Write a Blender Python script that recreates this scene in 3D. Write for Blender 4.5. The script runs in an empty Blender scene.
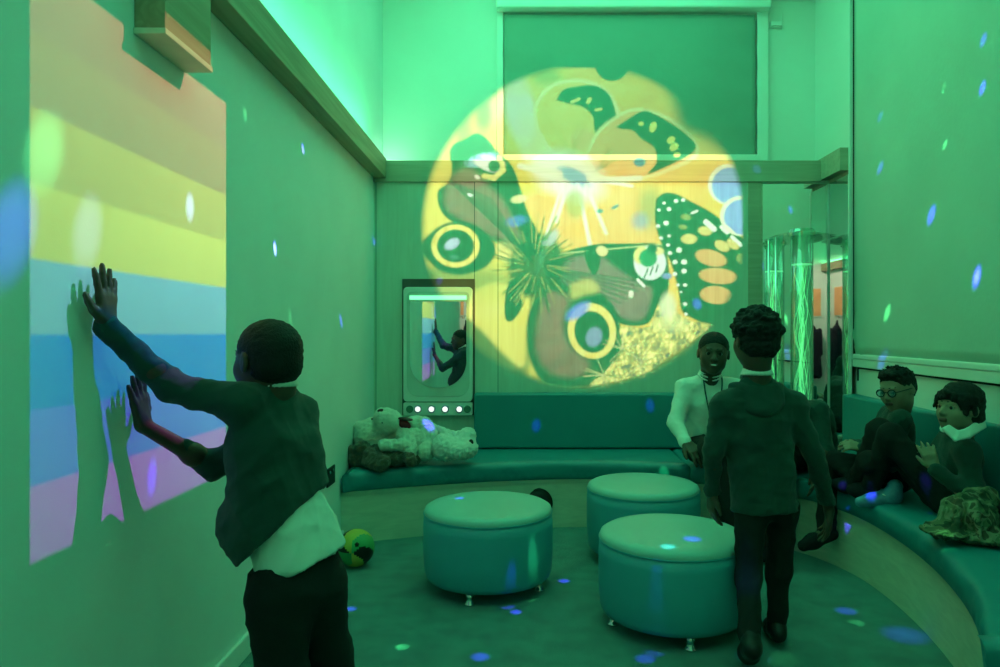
import bpy, bmesh, math, random
import numpy as np
from mathutils import Vector, Matrix, noise as mnoise
import openvdb as vdb

random.seed(7)
sc = bpy.context.scene
COL = sc.collection
F = 700.0; EYE = 1.22; CX = 525.0; CY = 334.0   # survey constants taken from the room's vanishing point
XL = -1.06; DB = 4.91; DU = 5.22; CEIL = 3.95

def U(px, py, Y):
    return Vector(((px-CX)/F*Y, Y, EYE-(py-CY)/F*Y))
def V(*a): return Vector(a)

# ------------------------------------------------------------------ materials
MATS = {}
def mat(name, col, rough=0.7, var=0.08, scale=6.0, bump=0.0, bscale=60.0, metal=0.0, spec=0.4,
        emit=None, estr=0.0, trans=0.0, alpha=1.0, sheen=0.0, ior=1.45, coat=0.0):
    m = bpy.data.materials.new(name); m.use_nodes = True
    nt = m.node_tree; b = nt.nodes['Principled BSDF']
    tc = nt.nodes.new('ShaderNodeTexCoord')
    if var > 0:
        n = nt.nodes.new('ShaderNodeTexNoise'); n.inputs['Scale'].default_value = scale
        n.inputs['Detail'].default_value = 4
        nt.links.new(tc.outputs['Object'], n.inputs['Vector'])
        r = nt.nodes.new('ShaderNodeValToRGB')
        r.color_ramp.elements[0].position = .3; r.color_ramp.elements[1].position = .7
        r.color_ramp.elements[0].color = (*[c*(1-var) for c in col], 1)
        r.color_ramp.elements[1].color = (*[min(1, c*(1+var)) for c in col], 1)
        nt.links.new(n.outputs['Fac'], r.inputs['Fac'])
        nt.links.new(r.outputs['Color'], b.inputs['Base Color'])
    else:
        b.inputs['Base Color'].default_value = (*col, 1)
    b.inputs['Roughness'].default_value = rough
    b.inputs['Metallic'].default_value = metal
    b.inputs['Specular IOR Level'].default_value = spec
    b.inputs['IOR'].default_value = ior
    b.inputs['Transmission Weight'].default_value = trans
    b.inputs['Alpha'].default_value = alpha
    b.inputs['Coat Weight'].default_value = coat
    if sheen: b.inputs['Sheen Weight'].default_value = sheen
    if emit:
        b.inputs['Emission Color'].default_value = (*emit, 1)
        b.inputs['Emission Strength'].default_value = estr
    if bump > 0:
        n2 = nt.nodes.new('ShaderNodeTexNoise'); n2.inputs['Scale'].default_value = bscale
        n2.inputs['Detail'].default_value = 3
        nt.links.new(tc.outputs['Object'], n2.inputs['Vector'])
        bp = nt.nodes.new('ShaderNodeBump'); bp.inputs['Strength'].default_value = bump
        bp.inputs['Distance'].default_value = 0.01
        nt.links.new(n2.outputs['Fac'], bp.inputs['Height'])
        nt.links.new(bp.outputs['Normal'], b.inputs['Normal'])
    MATS[name] = m
    return m

def boards(name, col, col2, axis='X', period=0.02, rough=.6, grain=(1, 1, .06), depth=.35, seam=None):
    """timber or ribbed wall board: stretched grain plus thin grooves every `period` metres"""
    m = mat(name, col, rough=rough, var=0)
    nt = m.node_tree; b = nt.nodes['Principled BSDF']
    tc = nt.nodes['Texture Coordinate']
    mp = nt.nodes.new('ShaderNodeMapping'); mp.inputs['Scale'].default_value = [g*14 for g in grain]
    nt.links.new(tc.outputs['Object'], mp.inputs['Vector'])
    n = nt.nodes.new('ShaderNodeTexNoise'); n.inputs['Scale'].default_value = 1.6; n.inputs['Detail'].default_value = 7
    n.inputs['Distortion'].default_value = 1.2
    nt.links.new(mp.outputs['Vector'], n.inputs['Vector'])
    r = nt.nodes.new('ShaderNodeValToRGB')
    r.color_ramp.elements[0].position = .32; r.color_ramp.elements[1].position = .68
    r.color_ramp.elements[0].color = (*col2, 1); r.color_ramp.elements[1].color = (*col, 1)
    nt.links.new(n.outputs['Fac'], r.inputs['Fac'])
    last = r.outputs['Color']
    if period:
        sp = nt.nodes.new('ShaderNodeSeparateXYZ'); nt.links.new(tc.outputs['Object'], sp.inputs[0])
        dv = nt.nodes.new('ShaderNodeMath'); dv.operation = 'MULTIPLY'; dv.inputs[1].default_value = 1/period
        nt.links.new(sp.outputs[axis], dv.inputs[0])
        fr = nt.nodes.new('ShaderNodeMath'); fr.operation = 'FRACT'; nt.links.new(dv.outputs[0], fr.inputs[0])
        gt = nt.nodes.new('ShaderNodeMath'); gt.operation = 'GREATER_THAN'; gt.inputs[1].default_value = .12
        nt.links.new(fr.outputs[0], gt.inputs[0])
        bp = nt.nodes.new('ShaderNodeBump'); bp.inputs['Strength'].default_value = depth; bp.inputs['Distance'].default_value = .003
        nt.links.new(gt.outputs[0], bp.inputs['Height']); nt.links.new(bp.outputs['Normal'], b.inputs['Normal'])
    nt.links.new(last, b.inputs['Base Color'])
    return m

def glass(name, col=(1, 1, 1), mixf=.12, rough=.02):
    """thin clear acrylic: mostly see-through with a glossy coat"""
    m = bpy.data.materials.new(name); m.use_nodes = True; nt = m.node_tree
    nt.nodes.remove(nt.nodes['Principled BSDF'])
    o = nt.nodes['Material Output']
    t = nt.nodes.new('ShaderNodeBsdfTransparent'); t.inputs[0].default_value = (*col, 1)
    g = nt.nodes.new('ShaderNodeBsdfGlossy'); g.inputs['Roughness'].default_value = rough
    lw = nt.nodes.new('ShaderNodeLayerWeight'); lw.inputs['Blend'].default_value = .35
    ad = nt.nodes.new('ShaderNodeMath'); ad.operation = 'MULTIPLY_ADD'; ad.inputs[1].default_value = .55; ad.inputs[2].default_value = mixf
    nt.links.new(lw.outputs['Facing'], ad.inputs[0])
    mx = nt.nodes.new('ShaderNodeMixShader')
    nt.links.new(ad.outputs[0], mx.inputs[0]); nt.links.new(t.outputs[0], mx.inputs[1]); nt.links.new(g.outputs[0], mx.inputs[2])
    nt.links.new(mx.outputs[0], o.inputs[0])
    MATS[name] = m; return m

# ------------------------------------------------------------------ object helpers
def mesh_obj(name, me, m=None, parent=None, smooth=False):
    o = bpy.data.objects.new(name, me); COL.objects.link(o)
    if m: me.materials.append(m)
    if parent:
        o.parent = parent
        o.matrix_parent_inverse = parent.matrix_basis.inverted()
    if smooth:
        for p in me.polygons: p.use_smooth = True
    return o
def obj(name, bm, m=None, parent=None, smooth=False, bevel=0, seg=2):
    bmesh.ops.recalc_face_normals(bm, faces=bm.faces)
    me = bpy.data.meshes.new(name); bm.to_mesh(me); bm.free()
    o = mesh_obj(name, me, m, parent, smooth)
    if bevel:
        md = o.modifiers.new('bevel', 'BEVEL'); md.width = bevel; md.segments = seg; md.limit_method = 'ANGLE'; md.angle_limit = math.radians(40)
    return o
def tag(o, label=None, cat=None, group=None, kind=None):
    if label: o['label'] = label
    if cat: o['category'] = cat
    if group: o['group'] = group
    if kind: o['kind'] = kind
    return o
def thing(name, label, cat, loc=(0, 0, 0), rz=0, group=None):
    o = bpy.data.objects.new(name, None); COL.objects.link(o); o.empty_display_size = .1
    o.location = loc; o.rotation_euler = (0, 0, rz)
    return tag(o, label, cat, group)
def struct(o): o['kind'] = 'structure'; return o

def box(bm, a, b):
    x0, y0, z0 = a; x1, y1, z1 = b
    vs = [bm.verts.new(p) for p in ((x0,y0,z0),(x1,y0,z0),(x1,y1,z0),(x0,y1,z0),(x0,y0,z1),(x1,y0,z1),(x1,y1,z1),(x0,y1,z1))]
    for f in ((3,2,1,0),(4,5,6,7),(0,1,5,4),(1,2,6,5),(2,3,7,6),(3,0,4,7)): bm.faces.new([vs[i] for i in f])
    return vs
def boxo(name, a, b, m, parent=None, bevel=0, seg=2):
    bm = bmesh.new(); box(bm, a, b); return obj(name, bm, m, parent, bevel=bevel, seg=seg)
def prism(bm, pts, z0, z1):
    """extrude an XY outline between two heights"""
    lo = [bm.verts.new((x, y, z0)) for x, y in pts]; hi = [bm.verts.new((x, y, z1)) for x, y in pts]
    n = len(pts)
    for i in range(n): bm.faces.new((lo[i], lo[(i+1) % n], hi[(i+1) % n], hi[i]))
    bm.faces.new(hi); bm.faces.new(lo[::-1])
def slab(bm, outline, depth, frame):
    """extrude a 2D outline (u,v) by depth along frame's third axis; frame = (origin, uaxis, vaxis, naxis)"""
    o, u, v, n = frame
    lo = [bm.verts.new(o+u*a+v*b) for a, b in outline]; hi = [bm.verts.new(o+u*a+v*b+n*depth) for a, b in outline]
    k = len(outline)
    for i in range(k): bm.faces.new((lo[i], lo[(i+1) % k], hi[(i+1) % k], hi[i]))
    bm.faces.new(hi); bm.faces.new(lo[::-1])
def lathe(bm, prof, seg=48, c=(0, 0, 0), axis='z'):
    rings = []
    for r, z in prof:
        ring = []
        for i in range(seg):
            a = 2*math.pi*i/seg
            p = (c[0]+r*math.cos(a), c[1]+r*math.sin(a), c[2]+z) if axis == 'z' else (c[0]+r*math.cos(a), c[1]+z, c[2]+r*math.sin(a))
            ring.append(bm.verts.new(p))
        rings.append(ring)
    for a, b in zip(rings, rings[1:]):
        for i in range(seg): bm.faces.new((a[i], a[(i+1) % seg], b[(i+1) % seg], b[i]))
    bm.faces.new(rings[0][::-1]); bm.faces.new(rings[-1])
def tube(bm, pts, r, seg=10):
    pts = [Vector(p) for p in pts]; rings = []
    for i, p in enumerate(pts):
        d = (pts[min(i+1, len(pts)-1)]-pts[max(i-1, 0)]).normalized()
        s = d.cross(Vector((0, 0, 1)))
        if s.length < .1: s = d.cross(Vector((0, 1, 0)))
        s.normalize(); t = s.cross(d); rr = r[i] if isinstance(r, (list, tuple)) else r
        rings.append([bm.verts.new(p+(s*math.cos(2*math.pi*k/seg)+t*math.sin(2*math.pi*k/seg))*rr) for k in range(seg)])
    for a, b in zip(rings, rings[1:]):
        for i in range(seg): bm.faces.new((a[i], a[(i+1) % seg], b[(i+1) % seg], b[i]))
    bm.faces.new(rings[0][::-1]); bm.faces.new(rings[-1])
def spline(pts, n=8):
    """Catmull-Rom through points"""
    P = [np.array(p, float) for p in pts]; P = [2*P[0]-P[1]]+P+[2*P[-1]-P[-2]]; out = []
    for i in range(1, len(P)-2):
        for k in range(n):
            t = k/n; a, b, c, d = P[i-1:i+3]
            out.append(.5*((2*b)+(-a+c)*t+(2*a-5*b+4*c-d)*t*t+(-a+3*b-3*c+d)*t**3))
    out.append(P[-2]); return [tuple(o) for o in out]

# ------------------------------------------------------------------ solid modelling: smooth distance fields turned into one mesh
class Sdf:
    def __init__(s, vox=.008): s.vox = vox; s.pr = []
    def cone(s, a, b, ra, rb=None, k=.02, sub=False):
        s.pr.append(('c', np.array(a, float), np.array(b, float), ra, ra if rb is None else rb, k, sub)); return s
    def chain(s, pts, rs, k=.02):
        for i in range(len(pts)-1): s.cone(pts[i], pts[i+1], rs[i], rs[i+1], k)
        return s
    def ell(s, c, r, R=None, k=.02, sub=False):
        R = np.eye(3) if R is None else np.array(R)
        s.pr.append(('e', np.array(c, float), np.array(r, float), R, None, k, sub)); return s
    def ball(s, c, r, k=.02, sub=False): return s.ell(c, (r, r, r), None, k, sub)
    def cut(s, p, n, k=.004):          # remove everything on the +n side of the plane through p
        n = np.array(n, float); s.pr.append(('p', np.array(p, float), n/np.linalg.norm(n), None, None, k, True)); return s
    def cutlocal(s, p, n, c, R, k=.004):  # the same, only inside a ball
        n = np.array(n, float); s.pr.append(('q', np.array(p, float), n/np.linalg.norm(n), np.array(c, float), R, k, True)); return s
    def bounds(s, p):
        if p[0] == 'c':
            r = max(p[3], p[4]); return np.minimum(p[1], p[2])-r, np.maximum(p[1], p[2])+r
        if p[0] == 'e':
            r = np.abs(p[3]) @ p[2]; return p[1]-r, p[1]+r
        if p[0] == 'q': return p[3]-p[4], p[3]+p[4]
        return None
    def dist(s, p, G):
        if p[0] == 'c':
            a, b, ra, rb = p[1:5]; ba = b-a; l2 = max(ba @ ba, 1e-9); pa = G-a
            h = np.clip((pa @ ba)/l2, 0, 1)
            return np.linalg.norm(pa-h[..., None]*ba, axis=-1)-(ra+(rb-ra)*h)
        if p[0] == 'e':
            q = (G-p[1]) @ p[3]
            k0 = np.linalg.norm(q/p[2], axis=-1); k1 = np.linalg.norm(q/(p[2]**2), axis=-1)
            return np.where(k1 > 1e-6, k0*(k0-1)/np.maximum(k1, 1e-6), -p[2].min())
        if p[0] == 'p': return -((G-p[1]) @ p[2])
        d = -((G-p[1]) @ p[2]); return np.maximum(d, np.linalg.norm(G-p[3], axis=-1)-p[4])
    def build(s, name, m, parent, disp=None, smooth=1):
        bb = [s.bounds(p) for p in s.pr if not p[6]]
        lo = np.min([b[0] for b in bb], 0)-4*s.vox; hi = np.max([b[1] for b in bb], 0)+4*s.vox
        n = np.ceil((hi-lo)/s.vox).astype(int)+1
        D = np.full(n, .05, np.float32)
        for p in s.pr:
            b = s.bounds(p); mg = .05
            if b is None: i0 = np.zeros(3, int); i1 = n
            else:
                i0 = np.clip(np.floor((b[0]-mg-lo)/s.vox).astype(int), 0, n); i1 = np.clip(np.ceil((b[1]+mg-lo)/s.vox).astype(int)+1, 0, n)
            if (i1 <= i0).any(): continue
            G = np.stack(np.meshgrid(*[lo[a]+np.arange(i0[a], i1[a])*s.vox for a in range(3)], indexing='ij'), -1)
            d = s.dist(p, G); k = p[5]
            sl = tuple(slice(i0[a], i1[a]) for a in range(3)); cur = D[sl]
            if p[6]:
                d = -d; h = np.maximum(k-np.abs(cur-d), 0)/k; D[sl] = np.maximum(cur, d)+h*h*k*.25
            else:
                h = np.maximum(k-np.abs(cur-d), 0)/k; D[sl] = np.minimum(cur, d)-h*h*k*.25
        D = np.clip(D, -.05, .05)
        g = vdb.FloatGrid(.05); g.copyFromArray(D)
        pts, quads = g.convertToQuads(isovalue=0.0)
        pts = np.asarray(pts, float)*s.vox+lo; quads = np.asarray(quads)[:, ::-1]
        me = bpy.data.meshes.new(name)
        me.vertices.add(len(pts)); me.vertices.foreach_set('co', pts.ravel())
        me.loops.add(quads.size); me.loops.foreach_set('vertex_index', quads.ravel().astype(np.int32))
        me.polygons.add(len(quads)); me.polygons.foreach_set('loop_start', np.arange(0, quads.size, 4, dtype=np.int32))
        me.update(calc_edges=True); me.validate()
        # orientation
        nv = len(me.vertices); co = np.empty(nv*3); me.vertices.foreach_get('co', co); co = co.reshape(-1, 3)
        me.calc_loop_triangles(); tri = np.empty(len(me.loop_triangles)*3, np.int32); me.loop_triangles.foreach_get('vertices', tri); tri = tri.reshape(-1, 3)
        vol = np.einsum('ij,ij->i', co[tri[:, 0]], np.cross(co[tri[:, 1]], co[tri[:, 2]])).sum()
        if vol < 0: me.flip_normals()
        if disp is not None:
            nr = np.empty(nv*3); me.vertices.foreach_get('normal', nr); nr = nr.reshape(-1, 3)
            co = co+nr*disp(co, nr)[:, None]; me.vertices.foreach_set('co', co.ravel()); me.update()
        return mesh_obj(name, me, m, parent, smooth=True)

def folds(amp=.004, freq=38, seed=0, stretch=(1, 1, 1)):
    """cloth creases: ridged sums of warped waves"""
    rs = np.random.RandomState(seed)
    K = rs.normal(size=(6, 3))*np.array(stretch); K /= np.linalg.norm(K, axis=1)[:, None]; K *= freq*rs.uniform(.5, 1.3, (6, 1)); ph = rs.uniform(0, 6.28, 6)
    W = rs.normal(size=(3, 3))*freq*.28
    def f(co, nr):
        w = np.sin(co @ W.T)*1.3; t = 0
        for i in range(6): t = t+(1-np.abs(np.sin(co @ K[i]+ph[i]+w[:, i % 3])))**2
        return amp*(t/2-1)
    return f
def fuzz(amp=.003, freq=160, seed=0):
    rs = np.random.RandomState(seed); K = rs.normal(size=(9, 3))*freq; ph = rs.uniform(0, 6.28, 9)
    return lambda co, nr: amp*np.sin(co @ K.T+ph).sum(1)/4
def both(*fs): return lambda co, nr: sum(f(co, nr) for f in fs)
def frame_from(fwd, up=(0, 0, 1)):
    f = Vector(fwd).normalized(); u = Vector(up); r = f.cross(u).normalized(); u = r.cross(f)
    return np.array([r, f, u]).T          # columns: right, forward, up
# ================================================================== materials of the place
M_wall = mat('wall_paint', (.70, .78, .77), .75, var=.03, scale=3, bump=.05, bscale=220)
M_upper = mat('upper_wall_paint', (.80, .82, .78), .7, var=.02, scale=2)
M_ribbed = boards('ribbed_wood_panel', (.60, .70, .60), (.54, .62, .52), 'X', .021)
M_ledge = boards('ledge_timber', (.50, .47, .36), (.40, .38, .28), 'X', 0, grain=(.06, 1, 1))
M_beam = boards('beam_timber', (.40, .36, .24), (.27, .25, .16), 'Y', 0, grain=(1, .05, 1), rough=.55)
M_base = boards('bench_ply', (.68, .72, .58), (.58, .62, .50), 'Z', 0, grain=(.25, .25, 1.3))
M_trim = mat('white_gloss_trim', (.82, .83, .80), .35, var=.02)
M_blind = mat('blackout_blind_fabric', (.46, .62, .54), .85, var=.05, scale=2, bump=.12, bscale=40)
M_blind2 = mat('roller_blind_fabric', (.25, .38, .32), .85, var=.05, scale=2, bump=.15, bscale=30)
M_gap = mat('shadow_gap_black', (.015, .015, .013), .8, var=0)
M_cush = mat('teal_vinyl', (.015, .24, .27), .42, var=.05, scale=4, bump=.12, bscale=18, spec=.5)
M_seam = mat('cushion_seam', (.02, .16, .12), .6, var=0)
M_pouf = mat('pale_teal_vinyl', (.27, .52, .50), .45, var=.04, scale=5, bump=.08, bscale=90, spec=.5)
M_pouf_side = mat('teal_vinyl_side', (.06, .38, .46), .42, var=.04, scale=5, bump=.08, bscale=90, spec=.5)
M_chrome = mat('chrome', (.8, .8, .8), .12, var=0, metal=1)
M_mirror = mat('mirror_silver', (.86, .90, .88), .015, var=0, metal=1)
M_white = mat('white_plastic', (.75, .78, .74), .35, var=.02)
M_black = mat('black_plastic', (.012, .012, .013), .4, var=0)
M_carpet = mat('carpet_pile', (.055, .27, .26), .95, var=.22, scale=9, bump=.9, bscale=420, sheen=.3)
nt = M_carpet.node_tree
M_acryl = glass('clear_acrylic', (.95, 1, .97), .10)

# ================================================================== floor, walls, ceiling
boxo_ = boxo
f = struct(boxo('floor', (-1.3, -2.7, -.1), (2.9, 5.6, 0), M_carpet))
struct(boxo('ceiling', (-1.3, -2.7, CEIL), (2.9, 5.6, CEIL+.1), M_upper))
struct(boxo('wall_left', (XL-.15, -2.6, 0), (XL, DU+.15, CEIL), M_wall))
struct(boxo('wall_behind', (-1.3, -2.7, 0), (2.9, -2.55, CEIL), M_wall))
# right wall: flares out slightly towards the far end
RW0 = V(2.09, 3.08, 0); RWd = V(.10, 1.52, 0).normalized()
def rw(y, off=0, z=0):
    t = (y-RW0.y)/RWd.y; p = RW0+RWd*t; n = V(-RWd.y, RWd.x, 0); return V(p.x+n.x*off, p.y+n.y*off, z)
bm = bmesh.new()
a, b = rw(-2.6), rw(4.93); a2, b2 = rw(-2.6, -.15), rw(4.93, -.15)
prism(bm, [(a.x, a.y), (b.x, b.y), (b2.x, b2.y), (a2.x, a2.y)], 0, CEIL)
struct(obj('wall_right', bm, M_wall))
# upper back wall (recessed) and lower ribbed wall in front of it
struct(boxo('wall_back_upper', (XL-.1, DU, 2.2), (2.6, DU+.15, CEIL), M_upper))
struct(boxo('wall_back_lower', (XL-.02, DB, 0), (2.6, DB+.06, 2.3), M_ribbed))
XLG = (820-CX)/F*DB
struct(boxo('trim_1', (XL+.0, DB-.018, 2.278), (XLG, DU, 2.426), M_ledge, bevel=.002))       # the ledge board and its top
struct(boxo('wall_right_upper', (2.165, 4.60, 2.43), (2.62, DU+.02, CEIL), M_upper))
# joints of the wall panelling
bm = bmesh.new()
for px in (376, 474.5, 498, 761):
    x = (px-CX)/F*DB; box(bm, (x-.0022, DB-.0015, .3), (x+.0022, DB+.001, 2.278))
struct(obj('trim_2', bm, M_seam))
# smooth side panel right of the ribbing
struct(boxo('trim_3', ((748-CX)/F*DB, DB-.006, .3), ((762-CX)/F*DB, DB, 2.278), M_ledge))

# left beam with cove light
boxo_beam = struct(boxo('beam_left', (XL, -2.55, 2.303), (-.97, DB-.02, 2.438), M_beam, bevel=.003))
bm = bmesh.new(); box(bm, (XL+.004, -2.5, 2.44), (XL+.022, DB-.1, 2.452))
M_led = mat('led_strip', (.5, 1, .7), var=0, emit=(.10, 1, .32), estr=22)
o = tag(obj('led_strip', bm, M_led), 'green light strip lying on top of the long left beam', 'light strip')
bm = bmesh.new(); box(bm, (XL+.03, DB+.10, 2.428), (XL+.11, DB+.16, 2.45))
M_led2 = mat('led_cold', (.8, 1, .9), var=0, emit=(.42, 1, .62), estr=26)
tag(obj('ledge_lamp', bm, M_led2), 'bright white lamp on the back ledge in the left corner', 'lamp')
# downstand box under the beam
t = thing('timber_housing', 'square-cut timber box hanging below the left beam above the rainbow', 'housing', (XL, 2.04, 2.03))
boxo('side_panel', (XL, 1.898, 2.045), (-.976, 2.176, 2.303), M_beam, t, bevel=.002)
boxo('base_board', (XL, 1.893, 2.03), (-.972, 2.181, 2.047), M_base, t, bevel=.002)

# skirting board
bm = bmesh.new(); prism(bm, [(XL, -2.5), (XL+.016, -2.5), (XL+.016, 4.05), (XL, 4.05)], 0, .085)
struct(obj('baseboard_left', bm, M_trim, bevel=.006))
# socket plate
t = thing('wall_socket', 'dark socket plate low on the left wall beside the bench', 'socket', (XL, 3.8, .45))
zc = EYE-143/195*1.06; yc = 1.06*F/195
boxo('face_plate', (XL, yc-.075, zc-.05), (XL+.009, yc+.075, zc+.05), M_black, t, bevel=.004)
for dy in (-.035, .035): boxo('switch', (XL+.009, yc+dy-.008, zc+.018), (XL+.013, yc+dy+.008, zc+.034), M_chrome, t, bevel=.002)

# upper window with roller blind
def bx(name, x0, y0, x1, y1, Y, th, m, parent=None, bevel=.003):
    a = U(x0, y1, Y); b = U(x1, y0, Y)
    return boxo(name, (a.x, Y-th, a.z), (b.x, Y, b.z), m, parent, bevel)
w = struct(bx('window_1', 501, 14, 758, 163, DU, .012, M_trim))
struct(bx('window_frame', 497, 8, 503.5, 166, DU, .05, M_trim, w)); struct(bx('window_frame', 755, 8, 766, 166, DU, .05, M_trim, w))
t = thing('roller_blind', 'lowered green roller blind over the high back window', 'blind', U(630, 160, DU-.06))
bm = bmesh.new()
nx, nz = 60, 30; a = U(504, 158, DU-.055); b = U(755.5, 16, DU-.055)
grid = [[bm.verts.new((a.x+(b.x-a.x)*i/nx, a.y-.006*math.sin(j*.9+i*.15)*(abs(i-nx/2)/(nx/2))**3, a.z+(b.z-a.z)*j/nz)) for i in range(nx+1)] for j in range(nz+1)]
for j in range(nz):
    for i in range(nx): bm.faces.new((grid[j][i], grid[j][i+1], grid[j+1][i+1], grid[j+1][i]))
o = obj('blind_fabric', bm, M_blind2, t, smooth=True); md = o.modifiers.new('s', 'SOLIDIFY'); md.thickness = .002
bx('bottom_bar', 503, 156, 757, 162, DU-.05, .022, M_trim, t)
a = U(497, 16, DU); b = U(766, -3, DU)
boxo('cassette', (a.x, DU-.13, a.z), (b.x, DU, b.z), M_trim, t, bevel=.012)
t = thing('window_winder', 'small winder bracket beside the top right of the high blind', 'bracket', U(772, 20, DU))
bx('backplate', 767, 8, 782, 30, DU, .012, M_white, t); bx('crank', 770, 24, 781, 28, DU-.012, .03, M_trim, t)
# services conduit on upper right
bm = bmesh.new(); tube(bm, [U(815, 2, DU-.01), U(760, 1, DU-.01)], .006)
tag(obj('cable_conduit', bm, M_trim), 'thin pale cable conduit at the very top of the back wall', 'conduit')

# ================================================================== right wall window: blackout blind, sill, lower panel
def rbox(name, y0, y1, z0, z1, d0, d1, m, parent=None, bevel=.003):
    bm = bmesh.new(); p = [rw(y0, d0), rw(y1, d0), rw(y1, d1), rw(y0, d1)]
    prism(bm, [(q.x, q.y) for q in p], z0, z1)
    return obj(name, bm, m, parent, bevel=bevel)
w = struct(rbox('window_2', .6, 4.58, 1.0, 3.8, .0, .012, M_trim))
t = thing('blackout_blind', 'huge green blackout blind covering the right wall window', 'blind', rw(3.5, .04, 1.06))
bm = bmesh.new(); NY, NZ = 60, 40; g = []
for j in range(NZ+1):
    row = []
    for i in range(NY+1):
        y = .65+(4.572-.65)*i/NY; z = 1.075+(3.75-1.075)*j/NZ
        e = math.exp(-((y-4.5)/.2)**2-((z-1.1)/.18)**2)
        row.append(bm.verts.new(rw(y, .035+.004*math.sin(y*3)+.012*e*math.sin(22*(y+z)), z)))
    g.append(row)
for j in range(NZ):
    for i in range(NY): bm.faces.new((g[j][i], g[j][i+1], g[j+1][i+1], g[j+1][i]))
o = obj('blind_fabric', bm, M_blind, t, smooth=True); md = o.modifiers.new('s', 'SOLIDIFY'); md.thickness = .002
rbox('bottom_rail', .62, 4.57, 1.05, 1.085, .02, .05, M_trim, t, .008)
rbox('side_channel', 4.575, 4.598, 1.05, 3.8, .012, .065, M_trim, t)
rbox('rubber_edge', 4.562, 4.574, 1.05, 3.8, .026, .044, M_gap, t, 0)
s = struct(rbox('trim_4', .6, 4.598, 1.0, 1.05, .0, .045, M_trim))
struct(rbox('trim_5', .6, 4.56, .988, 1.0, .0, .022, M_gap, None, 0))
struct(rbox('trim_6', .6, 4.598, .45, .988, .0, .018, M_trim))
struct(rbox('trim_7', 4.545, 4.56, .91, .988, .018, .024, M_gap, None, 0))

# ================================================================== corner mirrors
MX = 2.125
t = thing('corner_mirror', 'tall mirror on the back wall behind the bubble tube', 'mirror', ((795-CX)/F*DB, DB, .5))
x0 = (762-CX)/F*DB
boxo('mirror_glass', (x0, DB-.012, .45), (MX, DB-.006, 2.262), M_mirror, t, 0)
boxo('frame', (x0-.012, DB-.014, .45), (x0, DB-.004, 2.262), M_ledge, t)
t = thing('corner_mirror', 'tall narrow side mirror meeting the back mirror beside the blind', 'mirror', (MX, 4.75, .5))
boxo('mirror_glass', (MX, 4.60, .45), (MX+.006, DB-.014, 2.262), M_mirror, t, 0)
boxo('backing', (MX+.007, 4.585, .45), (MX+.018, DB, 2.43), M_ledge, t)
boxo('frame', (MX-.004, 4.578, .45), (MX+.012, 4.598, 2.262), M_trim, t)
boxo('glass_edge', (MX-.006, DB-.022, .45), (MX, DB-.014, 2.262), M_trim, t, 0)
struct(boxo('trim_8', (XLG, 4.60, 2.29), (MX+.018, DU, 2.44), M_ledge, bevel=.002))

# ================================================================== bubble tube
bc = V(1.835, 4.64, 0)
t = thing('bubble_tube', 'clear bubble tube glowing green in front of the corner mirrors', 'bubble tube', (bc.x, bc.y, .42))
bm = bmesh.new(); lathe(bm, [(.12, .4215), (.12, .44), (.10, .46)], 40, bc); obj('plinth', bm, M_white, t, smooth=False)
bm = bmesh.new()
R = .072
for r in (R,):
    prof = [(r, .46), (r, 1.86)]
    n = 40
    rings = [[bm.verts.new((bc.x+rr*math.cos(2*math.pi*i/n), bc.y+rr*math.sin(2*math.pi*i/n), z)) for i in range(n)] for rr, z in ((r, .46), (r, 1.88), (r-.004, 1.88), (r-.004, .46))]
    for q in range(4):
        A, B = rings[q], rings[(q+1) % 4]
        for i in range(n): bm.faces.new((A[i], A[(i+1) % n], B[(i+1) % n], B[i]))
obj('cylinder_wall', bm, M_acryl, t, smooth=True)
bm = bmesh.new(); lathe(bm, [(R+.012, 1.86), (R+.014, 1.885), (R+.006, 1.905)], 40, bc); obj('top_cap', bm, glass('cap_acrylic', (.7, 1, .85), .25), t)
M_foam = mat('bubble_glow', (.6, 1, .7), var=0, emit=(.2, 1, .38), estr=.9)
M_water = glass('lit_water', (.80, 1, .88), .05)
bm = bmesh.new(); lathe(bm, [(R-.006, .462), (R-.006, 1.665)], 40, bc); obj('water_column', bm, M_water, t, smooth=True)
bm = bmesh.new(); lathe(bm, [(R-.008, 1.667), (R-.008, 1.676)], 40, bc); obj('water_surface', bm, M_foam, t)
bm = bmesh.new(); rs = random.Random(3)
for k in range(16):
    ph = rs.uniform(0, 6.28); r0 = rs.uniform(.004, .045); pts = []
    w1 = rs.uniform(8, 20); w2 = rs.uniform(14, 28); a0 = rs.uniform(.004, .018)
    for i in range(70):
        z = .47+i*(1.66-.47)/69
        pts.append((bc.x+r0*math.cos(ph)+a0*math.sin(w1*z+ph), bc.y+r0*math.sin(ph)+a0*math.cos(w2*z), z))
    tube(bm, pts, .0011+.0007*rs.random(), 5)
obj('bubble_streams', bm, M_foam, t)
bm = bmesh.new(); lathe(bm, [(R-.012, .47), (R-.012, .485)], 40, bc); obj('light_disc', bm, mat('tube_lamp', (1, 1, 1), var=0, emit=(.3, 1, .5), estr=3), t)
# acrylic shelf plate that steadies the tube against the corner
bm = bmesh.new()
prism(bm, [(1.70, DB-.02), (1.70, 4.72), (1.76, 4.60), (1.92, 4.60), (2.10, 4.72), (2.10, DB-.02)], 1.872, 1.884)
tag(obj('bracket_plate', bm, M_acryl, bevel=0), 'clear plate around the top of the bubble tube', 'bracket')
bm = bmesh.new(); tube(bm, [(1.73, 4.83, .46), (1.73, 4.83, 1.872)], .009, 12)
tag(obj('support_rod', bm, M_chrome, smooth=True), 'thin upright metal rod left of the bubble tube', 'rod')

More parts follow.
